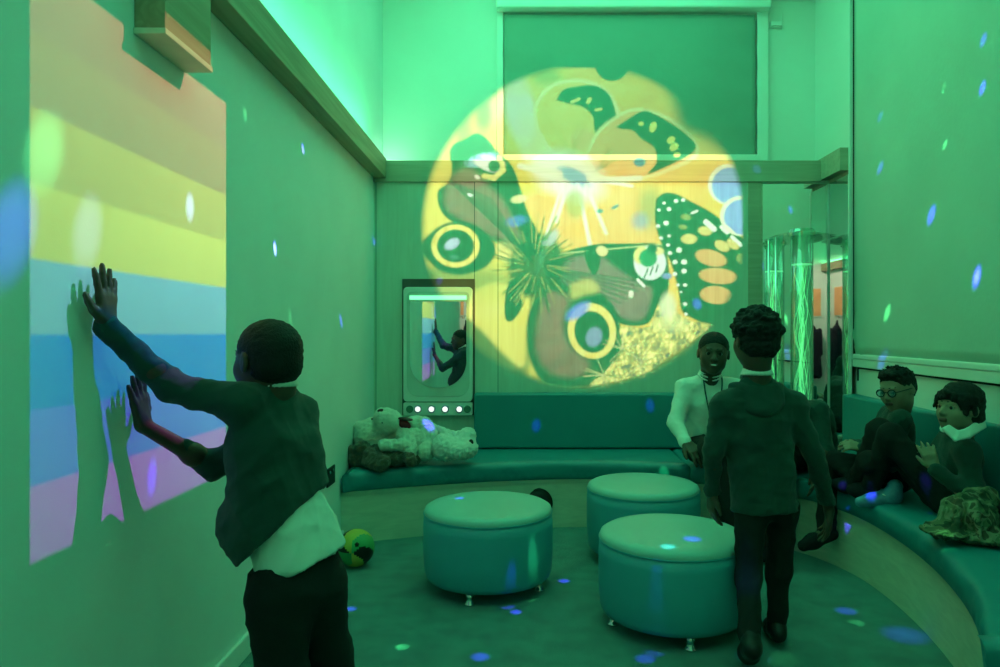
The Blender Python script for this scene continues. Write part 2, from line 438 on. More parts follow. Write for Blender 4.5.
# ================================================================== interactive porthole unit on the back wall
t = thing('mirror_panel', 'white bubble mirror panel with lit buttons on the back wall', 'panel', U(438, 415, DB))
def P(x, y, off=0): return U(x, y, DB)+V(0, -off, 0)
bx('recess', 402.5, 280, 475, 416, DB, .012, mat('recess_dark', (.10, .09, .08), .7), t)
def rrect(x0, y0, x1, y1, r, n=8, rb=None):
    rb = r if rb is None else rb; pts = []
    for cx, cy, a0, rr in ((x1-rb, y1-rb, 0, rb), (x0+rb, y1-rb, 90, rb), (x0+r, y0+r, 180, r), (x1-r, y0+r, 270, r)):
        for k in range(n+1):
            a = math.radians(a0+90*k/n); pts.append((cx+rr*math.cos(a), cy+rr*math.sin(a)))
    return pts
def plate(name, pts, d0, d1, m, parent, bevel=0):
    bm = bmesh.new(); q = [U(x, y, DB) for x, y in pts]
    lo = [bm.verts.new((p.x, DB-d0, p.z)) for p in q]; hi = [bm.verts.new((p.x, DB-d1, p.z)) for p in q]; n = len(q)
    for i in range(n): bm.faces.new((lo[i], lo[(i+1) % n], hi[(i+1) % n], hi[i]))
    bm.faces.new(hi); bm.faces.new(lo[::-1]); return obj(name, bm, m, parent, bevel=bevel)
plate('casing', rrect(404.5, 288.5, 473, 402, 4), .0, .05, M_white, t, .004)
plate('inner_bezel', rrect(408, 293, 470, 397, 5, rb=12), .05, .054, mat('bezel', (.55, .62, .57), .3), t, .002)
plate('light_bar', [(411, 297), (467, 297), (467, 301), (411, 301)], .054, .060, mat('bar_lamp', (.5, 1, .6), var=0, emit=(.2, 1, .4), estr=1.6), t)
plate('mirror_glass', rrect(411, 303, 467, 388, 2, n=14, rb=26), .054, .058, M_mirror, t)
plate('button_tray', rrect(404.5, 403, 473, 415.5, 1.5), .0, .052, M_white, t, .002)
def disc(name, x, y, r, d0, d1, m, parent):
    c = U(x, y, DB); rr = r/F*DB; bm = bmesh.new(); n = 24
    lathe(bm, [(rr, -d0), (rr, -d1+.001), (rr*.9, -d1)], n, (c.x, DB, c.z), axis='y'); return obj(name, bm, m, parent)
M_btn = mat('button_lit', (1, 1, 1), var=0, emit=(.9, 1, .85), estr=1.1)
M_btnoff = mat('button_off', (.08, .22, .16), .5)
for x, m in ((411, M_btnoff), (419, M_btn), (432.5, M_btn), (446, M_btn), (460, M_btn), (468, M_btnoff)):
    b = disc('push_button', x, 409.3, 3.6, .052, .058, M_btnoff if m is M_btnoff else mat('button_ring', (.25, .2, .5), .4), t)
    if m is M_btn: disc('button_lens', x, 409.3, 2.6, .058, .062, M_btn, b)

# ================================================================== curved bench
path = spline([(-1.06, 4.03), (-.74, 4.16), (-.3, 4.30), (.287, 4.40), (.8, 4.34), (1.2, 4.20), (1.44, 4.01), (1.59, 3.78), (1.665, 3.5), (1.67, 3.2), (1.63, 2.85), (1.55, 2.5), (1.42, 2.15), (1.22, 1.8)], 6)
def offset(path, d):
    out = []
    for i, p in enumerate(path):
        a = path[max(i-1, 0)]; b = path[min(i+1, len(path)-1)]
        dx, dy = b[0]-a[0], b[1]-a[1]; l = math.hypot(dx, dy); out.append((p[0]-dy/l*d, p[1]+dx/l*d))
    return out
def clampx(pts): return [(max(x, XL+.001), y) for x, y in pts]
wallpts = [(rw(1.8, .03).x, 1.8), (rw(4.57, .03).x, 4.57), (MX-.02, 4.57), (MX-.02, DB-.03), (XL+.001, DB-.03)]
t = thing('curved_bench', 'long curved pale plywood bench base sweeping along back and right walls', 'bench', (0, 4.5, 0))
bm = bmesh.new(); o1 = clampx(path); o2 = clampx(offset(path, .018))
prism(bm, o1+o2[::-1], 0, .285); obj('front_panel', bm, M_base, t)
bm = bmesh.new(); prism(bm, clampx(offset(path, -.012))+wallpts, .285, .305); obj('seat_board', bm, M_base, t)
# seat cushions
front = clampx(offset(path, -.03)); mid = None
def seatcush(i0, i1, back, label, sd):
    pts = front[i0:i1]+back
    bm = bmesh.new(); vs = [bm.verts.new((x, y, 0)) for x, y in pts]; fc = bm.faces.new(vs)
    bmesh.ops.recalc_face_normals(bm, faces=bm.faces)
    if fc.normal.z < 0: fc.normal_flip()
    # layered side with a rounded top edge, inset towards the middle
    def layer(z, ins):
        n = len(pts); out = []
        for i in range(n):
            a = pts[i-1]; b = pts[(i+1) % n]; p = pts[i]
            dx, dy = b[0]-a[0], b[1]-a[1]; l = math.hypot(dx, dy) or 1
            out.append((p[0]-dy/l*ins, p[1]+dx/l*ins, z))
        return out
    bm.free(); bm = bmesh.new()
    area = sum(pts[i-1][0]*pts[i][1]-pts[i][0]*pts[i-1][1] for i in range(len(pts)))
    sg = 1 if area > 0 else -1
    L = [layer(z, ins*sg) for z, ins in ((.306, .012), (.315, 0), (.385, -.002), (.403, .004), (.414, .016), (.420, .04))]
    R = [[bm.verts.new(p) for p in l] for l in L]
    for A, B in zip(R, R[1:]):
        for i in range(len(A)): bm.faces.new((A[i], A[(i+1) % len(A)], B[(i+1) % len(A)], B[i]))
    top = bm.faces.new(R[-1]); bm.faces.new(R[0][::-1])
    bmesh.ops.recalc_face_normals(bm, faces=bm.faces)
    bmesh.ops.triangulate(bm, faces=[top])
    for _ in range(3):
        es = [e for e in bm.edges if e.calc_length() > .05]
        if es: bmesh.ops.subdivide_edges(bm, edges=es, cuts=1); bmesh.ops.triangulate(bm, faces=[f for f in bm.faces if len(f.verts) > 4])
    for v in bm.verts:
        x, y, z = v.co
        if z > .33:
            v.co.z += .0035*mnoise.noise(Vector((x*5+sd, y*5, 0)))
        side = .32 < z < .40
        if side:
            k = mnoise.noise(Vector((x*17, y*17, z*25+sd)))*.011
            v.co.x += k; v.co.y -= k
    o = obj('seat_cushion', bm, M_cush, None, smooth=True)
    return tag(o, label, 'cushion', 'seat cushions on the curved bench')
nb = len(front)
def nearest_x(x): return min(range(nb//2+6), key=lambda i: abs(front[i][0]-x))
i1 = nearest_x(.985); i2 = next(i for i in range(nb) if front[i][1] < 3.92 and front[i][0] > 1.3)
seatcush(0, i1+1, [(front[i1][0], DB-.03), (XL+.003, DB-.03)], 'long teal seat cushion under the soft toys, left end of the bench', 1)
seatcush(i1, i2+1, [(rw(3.95, .04).x, 4.12), (rw(4.5, .04).x-.02, 4.56), (MX-.03, 4.56), (1.70, 4.56), (1.66, DB-.03), (front[i1][0]+.004, DB-.03)], 'teal seat cushion turning the far corner, under the man in the white shirt', 2)
seatcush(i2, nb, [(rw(1.8, .04).x, 1.8), (rw(3.95, .04).x, 4.11)], 'teal seat cushion along the right wall under the two sitting boys', 3)
# back cushions
t = thing('back_cushion', 'long teal backrest cushion on the back wall right of the mirror panel', 'cushion', (0.5, DB-.05, .42))
a = U(474.5, 393, DB); xe = 1.60
boxo('pad', (a.x+.003, DB-.10, .425), (xe, DB-.002, .806), M_cush, t, bevel=.018, seg=4)
t = thing('back_cushion', 'teal backrest cushion on the right wall behind the two boys', 'cushion', rw(3.5, .05, .42))
bm = bmesh.new(); q_ = [rw(1.8, .02), rw(4.56, .02), V(2.055, 4.54, 0), V(2.050, 4.50, 0), rw(3.0, .065), rw(1.8, .065)]
prism(bm, [(q.x, q.y) for q in q_], .425, .824); obj('pad', bm, M_cush, t, bevel=.014, seg=3)

# ================================================================== three round poufs
def pouf(x, y, r, h, rot, label):
    t = thing('round_pouf', label, 'pouf', (x, y, 0), 0, 'round poufs on the carpet')
    z0 = .055
    bm = bmesh.new()
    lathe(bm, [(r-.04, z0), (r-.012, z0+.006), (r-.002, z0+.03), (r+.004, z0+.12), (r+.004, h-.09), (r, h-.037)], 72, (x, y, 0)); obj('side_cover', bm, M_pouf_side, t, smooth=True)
    bm = bmesh.new()
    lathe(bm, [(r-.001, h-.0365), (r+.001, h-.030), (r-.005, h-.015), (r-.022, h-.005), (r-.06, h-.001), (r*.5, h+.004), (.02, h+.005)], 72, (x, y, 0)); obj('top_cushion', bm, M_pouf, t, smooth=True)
    bm = bmesh.new()
    lathe(bm, [(r-.004, h-.040), (r+.0035, h-.0385), (r+.0035, h-.0345), (r-.004, h-.033)], 72, (x, y, 0)); obj('piping', bm, M_pouf_side, t, smooth=True)
    for k in range(4):
        a = rot+k*math.pi/2; c = (x+math.cos(a)*r*.83, y+math.sin(a)*r*.83, 0)
        bm = bmesh.new(); lathe(bm, [(.024, 0), (.024, .006), (.016, .012), (.014, .03), (.018, .056)], 20, c); obj('leg', bm, M_chrome, t, smooth=True)
pouf(.62, 2.95, .305, .392, math.radians(-86), 'round teal pouf nearest the camera, beside the standing boy')
pouf(-.178, 3.39, .308, .396, math.radians(-106), 'round teal pouf on the left, in front of the dark round vent')
pouf(.64, 3.80, .300, .412, math.radians(150), 'rearmost round teal pouf, behind the right-hand one')
# ================================================================== people
M_skin_dark = mat('deep_brown_skin', (.085, .05, .035), .5, var=.08, scale=20, spec=.4)
M_skin_mid = mat('brown_skin', (.30, .20, .14), .5, var=.06, scale=20, spec=.4)
M_skin_light = mat('light_brown_skin', (.30, .21, .15), .5, var=.05, scale=20, spec=.4)
M_hair = mat('black_hair', (.008, .007, .007), .65, var=.3, scale=60, bump=.6, bscale=220)
M_jump = mat('bottle_green_knit', (.014, .052, .045), .9, var=.12, scale=8, bump=.35, bscale=500, sheen=.15)
M_trou = mat('black_trousers', (.010, .012, .012), .9, var=.15, scale=8, bump=.2, bscale=200)
M_shirt = mat('white_shirt_cotton', (.72, .76, .72), .8, var=.03, bump=.1, bscale=60)
M_sock = mat('dark_sock', (.012, .012, .016), .95, var=.1, bump=.3, bscale=300)
M_shoe = mat('black_shoe', (.012, .012, .012), .4, var=0)
M_eye = mat('eye_white', (.30, .30, .28), .3, var=0)
M_tooth = mat('tooth_white', (.7, .7, .66), .3, var=0)
M_iris = mat('eye_iris', (.01, .008, .006), .15, var=0)
M_lip = mat('lip_tone', (.16, .07, .06), .45, var=0)

def hand(S, w, d, n, L=.15, side=1, curl=(.15, .2, .2, .25), spread=.12, thumb=.7, k=.004):
    """palm and five fingers; d = direction of the fingers, n = where the palm looks, side = +1 thumb towards d x n"""
    w = Vector(w); d = Vector(d).normalized(); n = Vector(n); n = (n-d*n.dot(d)).normalized(); t = d.cross(n)*side
    r = L*.058
    S.cone(w, w+d*L*.12, r*2.0, r*1.9, k=.012)
    lens = (.44, .50, .46, .36)
    for i in range(4):
        o = (1.5-i)*L*.115
        kb = w+d*L*(.50-.02*abs(i-1))+t*o; S.cone(w+d*L*.08+t*o*.55, kb, r*1.55, r*1.2, k=.010)
        ang = (1.5-i)*spread; dd = (d*math.cos(ang)+t*math.sin(ang)).normalized(); p = kb; c = curl[i]
        for j, fr in enumerate((.46, .30, .24)):
            dd = (dd*math.cos(c)+n*math.sin(c)).normalized(); q = p+dd*L*lens[i]*fr
            S.cone(p, q, r*(1.08-.12*j), r*(.98-.13*j), k=k if j else .006); p = q
    p = w+d*L*.10+t*L*.12; dd = (d*math.cos(thumb)+t*math.sin(thumb)+n*.18).normalized()
    q = p+dd*L*.22; S.cone(w+d*L*.08+t*L*.05, q, r*1.6, r*1.25, k=.010)
    dd = (dd*.85+d*.5+n*.1).normalized(); q2 = q+dd*L*.17; S.cone(q, q2, r*1.2, r*1.05, k=.004)
    dd = (dd+d*.3).normalized(); S.cone(q2, q2+dd*L*.12, r*1.05, r*.8, k=.004)

def head(S, c, R, H, neck_to, nr=.045, jaw=1.0):
    """head of height H centred on c; R columns = right, forward, up"""
    def p(x, y, z): return np.array(c)+R @ (np.array((x, y, z))*H)
    def e(x, y, z, rx, ry, rz, k=.03, sub=False, A=None): S.ell(p(x, y, z), np.array((rx, ry, rz))*H, R if A is None else R @ A, k*H*3, sub)
    e(0, -.07, .13, .345, .42, .36)
    e(0, .06, -.08, .30, .33, .36, .04)
    e(0, .15, -.24, .235*jaw, .235, .22, .04)
    e(0, .24, -.405, .115*jaw, .115, .085, .03)
    for s in (-1, 1):
        e(s*.17, .215, -.12, .11, .12, .12, .03)
        e(s*.20, .02, -.28, .075*jaw, .15, .10, .03)
    S.cone(p(-.15, .345, .085), p(.15, .345, .085), .04*H, .04*H, .02*H*3)
    for s in (-1, 1): e(s*.135, .43, .01, .085, .07, .055, .012, True)
    S.cone(p(0, .36, .03), p(0, .455, -.125), .030*H, .050*H, .014*H*3)
    for s in (-1, 1): e(s*.048, .405, -.14, .040, .045, .034, .01)
    e(0, .355, -.235, .115, .055, .026, .008); e(0, .345, -.285, .10, .052, .030, .008)
    e(0, .425, -.260, .10, .03, .006, .003, True)
    for s in (-1, 1):
        A = np.array(Matrix.Rotation(s*.25, 3, 'Z'))
        e(s*.355, -.03, -.03, .035, .085, .125, .006, False, A); e(s*.395, -.02, -.02, .022, .048, .080, .005, True, A)
    S.cone(p(0, -.09, -.22), np.array(neck_to), nr, nr*1.15, .03)
    S.cone(p(0, -.13, -.1), p(0, -.12, -.35), nr*1.0, nr, .03)
    return p

def face_parts(parent, p, R, H, skin, brow=True, smile=False):
    for s in (-1, 1):
        S = Sdf(.0022 if H > .18 else .002); S.ball(p(s*.135, .318, .000), .054*H); e = S.build('eye', M_eye, parent)
        S = Sdf(.0016); S.ell(p(s*.137, .360, -.002), np.array((.036, .018, .036))*H, R); S.build('iris', M_iris, e)
        S = Sdf(.0022); S.cone(p(s*.085, .350, .034), p(s*.185, .322, .030), .026*H, .022*H).cone(p(s*.09, .345, -.050), p(s*.18, .322, -.046), .020*H, .018*H); S.build('eyelid', skin, e)
        if brow:
            S = Sdf(.0022); S.cone(p(s*.06, .385, .108), p(s*.20, .335, .118), .015*H, .009*H); S.build('eyebrow', M_hair, parent)
    S = Sdf(.002); S.cone(p(-.07, .392, -.242), p(.07, .392, -.242), .014*H, .014*H).cone(p(-.06, .378, -.288), p(.06, .378, -.288), .018*H, .018*H)
    S.build('lips', M_lip, parent)
    if smile:
        S = Sdf(.002); S.ell(p(0, .40, -.262), np.array((.085, .022, .020))*H, R); S.build('teeth', M_tooth, parent)

def hair(parent, p, R, H, style, seed=1, m=None):
    m = m or M_hair; vx = .0045; S = Sdf(vx)
    A = lambda x, y, z: np.array(p(x, y, z))
    if style == 'fade':
        S.ell(A(0, -.075, .135), np.array((.362, .437, .378))*H, R); S.ell(A(0, -.16, -.08), np.array((.33, .33, .26))*H, R)
        S.ell(A(0, .40, -.17), np.array((.46, .34, .42))*H, R, k=.01, sub=True)
        for s in (-1, 1): S.ell(A(s*.38, -.0, -.08), np.array((.10, .13, .19))*H, R, k=.008, sub=True)
        S.cut(A(0, -.2, -.27), -R[:, 2]+R[:, 1]*.25); d = fuzz(.0012, 260, seed)
    elif style == 'short':
        S.ell(A(0, -.08, .15), np.array((.368, .44, .375))*H, R); S.ell(A(0, -.18, -.06), np.array((.33, .32, .24))*H, R)
        S.ell(A(0, .20, .40), np.array((.25, .19, .12))*H, R)
        rs = random.Random(seed)
        for i in range(60):
            a = rs.uniform(0, 6.28); b = rs.uniform(.35, 1.4); u = np.array((math.cos(a)*math.cos(b), math.sin(a)*math.cos(b), math.sin(b))); q = A(*(np.array((0, -.08, .15))+u*np.array((.355, .43, .365)))); S.cone(q, q+R @ ((u*.05+np.array((rs.uniform(-.03, .03), .07, .02)))*H), .035*H, .012*H, k=.006)
        S.ell(A(0, .44, -.14), np.array((.5, .38, .42))*H, R, k=.015, sub=True)
        for s in (-1, 1): S.ell(A(s*.39, -.0, -.10), np.array((.10, .14, .19))*H, R, k=.008, sub=True)
        S.cut(A(0, -.2, -.26), -R[:, 2]+R[:, 1]*.3); d = both(fuzz(.0022, 150, seed), folds(.003, 90, seed))
    elif style == 'mop':
        S.ell(A(0, -.07, .17), np.array((.395, .46, .40))*H, R); S.ell(A(0, -.20, -.12), np.array((.37, .33, .30))*H, R)
        rs = random.Random(seed)
        for i in range(26):
            a = rs.uniform(-1.5, 1.5); z = .30-.05*abs(a)
            b = A(.36*math.sin(a), -.05+.44*math.cos(a), z); q = A(.41*math.sin(a+.12), -.05+.50*math.cos(a), z-rs.uniform(.10, .24)-.14*abs(a)); S.cone(b, q, .05*H, .018*H, k=.01)
        S.ell(A(0, .44, -.20), np.array((.36, .33, .33))*H, R, k=.01, sub=True)
        S.cut(A(0, -.2, -.33), -R[:, 2]+R[:, 1]*.35); d = both(fuzz(.002, 130, seed), folds(.004, 80, seed, (1, 1, .3)))
    else:   # 'curly' : thick curls, shorter at the nape
        S.ell(A(0, -.06, .19), np.array((.42, .47, .40))*H, R, k=.02); S.ell(A(0, -.16, -.10), np.array((.35, .34, .26))*H, R)
        rs = random.Random(seed)
        for i in range(90):
            a = rs.uniform(0, 6.28); b = rs.uniform(-.15, 1.45); q = A(.42*math.cos(a)*math.cos(b), -.06+.47*math.sin(a)*math.cos(b), .19+.40*math.sin(b))
            S.ball(q, rs.uniform(.045, .075)*H, k=.006)
        S.ell(A(0, .42, -.17), np.array((.5, .36, .36))*H, R, k=.01, sub=True)
        S.cut(A(0, -.2, -.30), -R[:, 2]+R[:, 1]*.3); d = both(fuzz(.003, 170, seed), folds(.003, 120, seed))
    return S.build('hair', m, parent, disp=d)

def person(name, label, J, skin, s=1.0, headc=None, fwd=(0, 1, 0), up=(0, 0, 1), H=.21, style='short', hands=(), vox=.006,
           sleeves=(1, 1), hem=None, top=None, legs=True, foot='shoe', face=True, smile=False, shirt=None, bulk=1.0, seed=1, collar=True, group=None, waist=None, lift=0, crad=1, legr=1.0, feet=(1, 1)):
    """one continuous skin body plus clothes as its children. J holds joint positions in metres"""
    J = {k: np.array(v, float) for k, v in J.items()}
    R = frame_from(fwd, up); top = top or M_jump
    ch, pe = J['chest'], J['pelvis']; side = (J['shR']-J['shL']); side = side/np.linalg.norm(side)
    ax = (ch-pe)/np.linalg.norm(ch-pe); hs = J['hipR']-J['hipL']; hs = hs/np.linalg.norm(hs)
    S = Sdf(vox)
    p = head(S, headc, R, H, J['neck'], nr=.050*s if s > .9 else .043)
    S.cone(J['neck'], ch, .05*s, .07*s, .03)
    for q in (-1, 1): S.cone(ch+side*q*.05*s, pe+hs*q*.045*s, .075*s, .078*s, .04)
    S.cone(J['shL'], J['shR'], .04*s, .04*s, .03)
    for q in 'LR':
        S.chain([J['sh'+q], J['el'+q], J['wr'+q]], [.042*s, .033*s, .023*s], .012)
        f = J['el'+q]+(J['wr'+q]-J['el'+q])*.3; S.ball(f, .037*s, .02)
        if legs: S.chain([J['hip'+q], J['kn'+q], J['an'+q]], [.055*s, .044*s, .030*s], .02); S.chain([J['an'+q], J['toe'+q]], [.032*s, .022*s], .02)
    for h in hands: hand(S, **h)
    body = S.build(name, skin, None)
    tag(body, label, 'person', group)
    if face: face_parts(body, p, R, H, skin, smile=smile)
    hair(body, p, R, H, style, seed)
    # jumper
    S = Sdf(.0075); b = bulk
    for q in (-1, 1): S.cone(ch+side*q*.060*s, (pe if hem is None else J['hem'])+hs*q*.055*s, .094*s*b, .098*s*b, .04)
    S.cone(J['shL'], J['shR'], .056*s, .056*s, .05); S.cone(J['neck']-ax*.02, ch, .05*s, .09*s, .05)
    if 'belly' in J: S.ball(J['belly'], .105*s*b, .05)
    for i, q in enumerate('LR'):
        if sleeves[i] <= 0: continue
        f = J['el'+q]+(J['wr'+q]-J['el'+q])*min(1, sleeves[i]) if sleeves[i] > .35 else J['el'+q]
        S.cone(J['sh'+q], J['el'+q], .060*s, .048*s, .035)
        if sleeves[i] > .35: S.cone(J['el'+q], f, .048*s, .036*s, .02)
        if sleeves[i] > .8: S.cone(f-(f-J['el'+q])*.12, f, .037*s, .037*s, .006)
    for q in 'LR': S.cone(J['neck']-ax*.015, J['sh'+q], .040*s, .050*s, .03)
    nd = R[:, 2]
    S.cone(J['neck']+nd*.08, J['neck']+nd*.035, .046*s, .046*s, k=.006, sub=True)
    for hp, hn in (hem or ()): S.cut(J['hem'] if hp is None else hp, hn)
    jm = S.build('jumper' if top is M_jump else 'shirt', top, body, disp=both(folds(.006, 26, seed), folds(.0025, 60, seed+7)))
    if collar:
        S = Sdf(.004); n0 = J['neck']+nd*(.012+lift); s0 = s; s = s*crad
        fw = R[:, 1]-nd*(R[:, 1] @ nd); 
        prev = None
        for k in range(25):
            a = math.radians(-168+k*336/24); dirv = -R[:, 1]*math.cos(a)+R[:, 0]*math.sin(a); dr = .010*abs(math.sin(a/2))**6
            u_ = n0+dirv*.053*s+nd*.020; l_ = n0+dirv*(.066+dr)*s-nd*(.006+.03*abs(math.sin(a/2))**8)
            if prev is not None:
                for w_ in (0, .33, .66, 1): S.cone(prev[0]*(1-w_)+prev[1]*w_, u_*(1-w_)+l_*w_, .0045, .0045, k=.006)
            prev = (u_, l_)
        S.build('collar', M_shirt, body); s = s0
    if shirt is not None:
        S = Sdf(.007)
        for q in (-1, 1): S.cone(shirt[0]+hs*q*.045*s, shirt[1]+hs*q*.05*s, shirt[2], shirt[3], .04)
        S.cut(shirt[4], shirt[5]); S.build('shirt_tail', M_shirt, body, disp=folds(.006, 46, seed+3))
    if legs:
        S = Sdf(.0075)
        for q in 'LR':
            S.chain([J['hip'+q], J['kn'+q], J['an'+q]], [.088*s*legr, .066*s*legr, .054*s*legr], .03)
            v = J['an'+q]-J['kn'+q]; S.cutlocal(J['an'+q]-v*.02, v, J['an'+q]+v*.1, .12*s)
        for q in (-1, 1): S.cone(pe+hs*q*.05*s, pe+hs*q*.05*s+ax*.06, .096*s*legr, .088*s*legr, .04)
        if waist is not None: S.cut(*waist)
        S.build('trousers', M_trou, body, disp=folds(.006, 30, seed+1))
        for i, q in enumerate('LR'):
            if not feet[i]: continue
            S = Sdf(.005); v = J['toe'+q]-J['an'+q]; l = np.linalg.norm(v)
            heel = J['an'+q]-v/l*.03*s; dn = np.array((0, 0, -1.)); dn = dn-v/l*(dn @ v/l); dn = dn/np.linalg.norm(dn)
            h2 = heel+dn*.035*s
            S.cone(J['an'+q]-dn*.02, J['an'+q], .040*s, .040*s, .02).chain([h2, J['an'+q]*.4+J['toe'+q]*.6+dn*.012*s, J['toe'+q]+dn*.004], [.036*s, .040*s, .032*s], .03)
            S.build('sock' if foot == 'sock' else 'shoe', M_sock if foot == 'sock' else M_shoe, body)
    return body, p, R, J

def wy(px, py, x=None, y=None):
    """a point seen at (px, py) at depth y, or on the plane X = x"""
    if x is not None: y = x*F/(px-CX)
    return U(px, py, y)

# ---- boy touching the wall
fw = V(-.84, .52, -.02)
J = dict(neck=(-.695, 1.95, 1.07), chest=(-.70, 1.96, .90), pelvis=(-.635, 1.95, .53), hem=(-.655, 1.945, .62), belly=(-.745, 1.95, .69),
         shL=(-.755, 1.86, 1.035), shR=(-.665, 2.05, .985), elL=wy(172, 388, y=1.82), elR=(-.905, 2.03, .835), wrL=(-1.018, 1.705, 1.235), wrR=(-1.015, 1.86, .975),
         hipL=(-.665, 1.90, .50), hipR=(-.60, 2.00, .50), knL=(-.65, 1.87, .28), knR=(-.57, 2.03, .28), anL=(-.60, 1.84, .07), anR=(-.52, 2.04, .07), toeL=(-.74, 1.91, .03), toeR=(-.65, 2.13, .03))
A, pA, RA, JA = person('person', 'person in dark green jumper reaching up to touch the rainbow wall', J, M_skin_dark, s=.86, headc=(-.722, 1.955, 1.145), fwd=fw, up=(.02, 0, 1), H=.222, style='fade',
    hands=(dict(w=(-1.018, 1.705, 1.235), d=(-.04, .03, 1), n=(-1, 0, 0), L=.15, side=1, curl=(.02, .0, .0, .03), spread=.17, thumb=.8),
           dict(w=(-1.015, 1.86, .975), d=(-.05, -.20, 1), n=(-1, 0, 0), L=.145, side=-1, curl=(.0, .0, .0, .0), spread=.14, thumb=.9)),
    vox=.0055, sleeves=(1, .45), hem=((U(286, 525, 1.95), (.70, 0, -.74)), (U(235, 557, 1.95), (0, 0, -1))),
    shirt=(np.array((-.665, 1.95, .74)), np.array((-.625, 1.955, .60)), .078, .094, U(300, 566, 1.95), (.35, 0, -1)), waist=(U(295, 551, 1.95), (-.37, 0, 1)), bulk=1.22, legr=1.17, seed=4)

# ---- boy walking away, seen from behind
def W2(px, py, Y): return tuple(U(px, py, Y))
J = dict(neck=W2(757, 376, 2.74), chest=W2(757, 425, 2.74), pelvis=W2(768, 505, 2.72), hem=W2(765, 512, 2.72), shL=W2(724, 407, 2.72), shR=W2(792, 407, 2.76),
         elL=W2(713, 452, 2.70), elR=W2(814, 455, 2.74), wrL=W2(712, 493, 2.78), wrR=W2(829, 510, 2.82), hipL=W2(751, 512, 2.70), hipR=W2(782, 512, 2.74),
         knL=W2(748, 578, 2.66), knR=W2(779, 572, 2.76), anL=(.795, 2.46, .13), anR=(.985, 2.74, .075), toeL=(.82, 2.585, .035), toeR=(1.005, 2.87, .03))
B, pB, RB, JB = person('person', 'person with back turned in hooded green top, walking past the poufs', J, M_skin_dark, s=.86, headc=tuple(U(755, 341, 2.74)), fwd=(-.25, 1, 0), H=.215, style='curly',
    hands=(dict(w=W2(712, 493, 2.78), d=(0, .1, -1), n=(1, .2, 0), L=.145, side=1, curl=(.3, .35, .35, .4)), dict(w=W2(829, 510, 2.82), d=(.05, .2, -1), n=(-1, .2, 0), L=.145, side=-1, curl=(.3, .35, .35, .4))),
    hem=((None, (0, 0, -1)),), sleeves=(1, 1), seed=9, bulk=1.05, legr=.84, collar=True)
S = Sdf(.0065)      # hood lying on the shoulders
for k in range(9):
    a = math.radians(-80+k*160/8)
    q0 = np.array(U(757, 390, 2.74))+np.array((.092*math.sin(a), -.055*math.cos(a)+.02, .004))
    q1 = np.array(U(757, 390, 2.74))+np.array((.085*math.sin(a), -.085*math.cos(a)+.01, -.075*math.cos(a)-.01)); S.cone(q0, q1, .020, .020, k=.03)
S.build('hood', M_jump, B, disp=folds(.004, 40, 5))

# ---- man in a white shirt on the bench
hc = U(713.5, 354, 4.12)
J = dict(neck=(1.10, 4.17, .965), chest=(1.11, 4.22, .80), pelvis=(1.12, 4.28, .53), shL=(.965, 4.21, .885), shR=(1.26, 4.21, .885), elL=(.885, 4.12, .69), elR=(1.36, 4.12, .64), wrL=(.915, 3.98, .595), wrR=(1.22, 3.92, .60),
         hipL=(1.05, 4.20, .52), hipR=(1.21, 4.20, .52), knL=(1.03, 3.84, .575), knR=(1.32, 3.86, .53), anL=(1.12, 3.70, .08), anR=(1.32, 3.70, .08), toeL=(1.12, 3.58, .035), toeR=(1.34, 3.58, .035))
J = {k: (tuple(np.array(v))) for k, v in J.items()}
C_, pC, RC, JC = person('person', 'smiling person in white shirt and lanyard sitting on the far bench', J, M_skin_mid if False else M_skin_dark, s=1.0, headc=tuple(hc), fwd=(-.22, -1, -.02), up=(.06, 0, 1), H=.245, style='fade',
    hands=(dict(w=(.915, 3.98, .595), d=(.45, -.8, -.45), n=(.3, 0, -1), L=.18, side=-1, curl=(.3, .35, .4, .4)), dict(w=(1.22, 3.92, .60), d=(-.5, -.6, -.1), n=(0, 0, -1), L=.18, side=1, curl=(.2, .2, .2, .2))),
    top=M_shirt, vox=.005, sleeves=(.96, .96), smile=True, seed=13, collar=True, bulk=.98)
bm = bmesh.new()
nk = V(1.10, 4.13, .96)
tube(bm, spline([(1.055, 4.20, .985), (1.05, 4.125, .955), (1.06, 4.105, .86), (1.085, 4.10, .73), (1.095, 4.095, .70)], 6), .0045, 6)
tube(bm, spline([(1.155, 4.20, .985), (1.16, 4.125, .955), (1.15, 4.105, .86), (1.115, 4.10, .73), (1.100, 4.095, .70)], 6), .0045, 6)
obj('lanyard', bm, M_jump, C_)
boxo('badge', (1.06, 4.075, .60), (1.135, 4.083, .70), M_white, C_, .003)

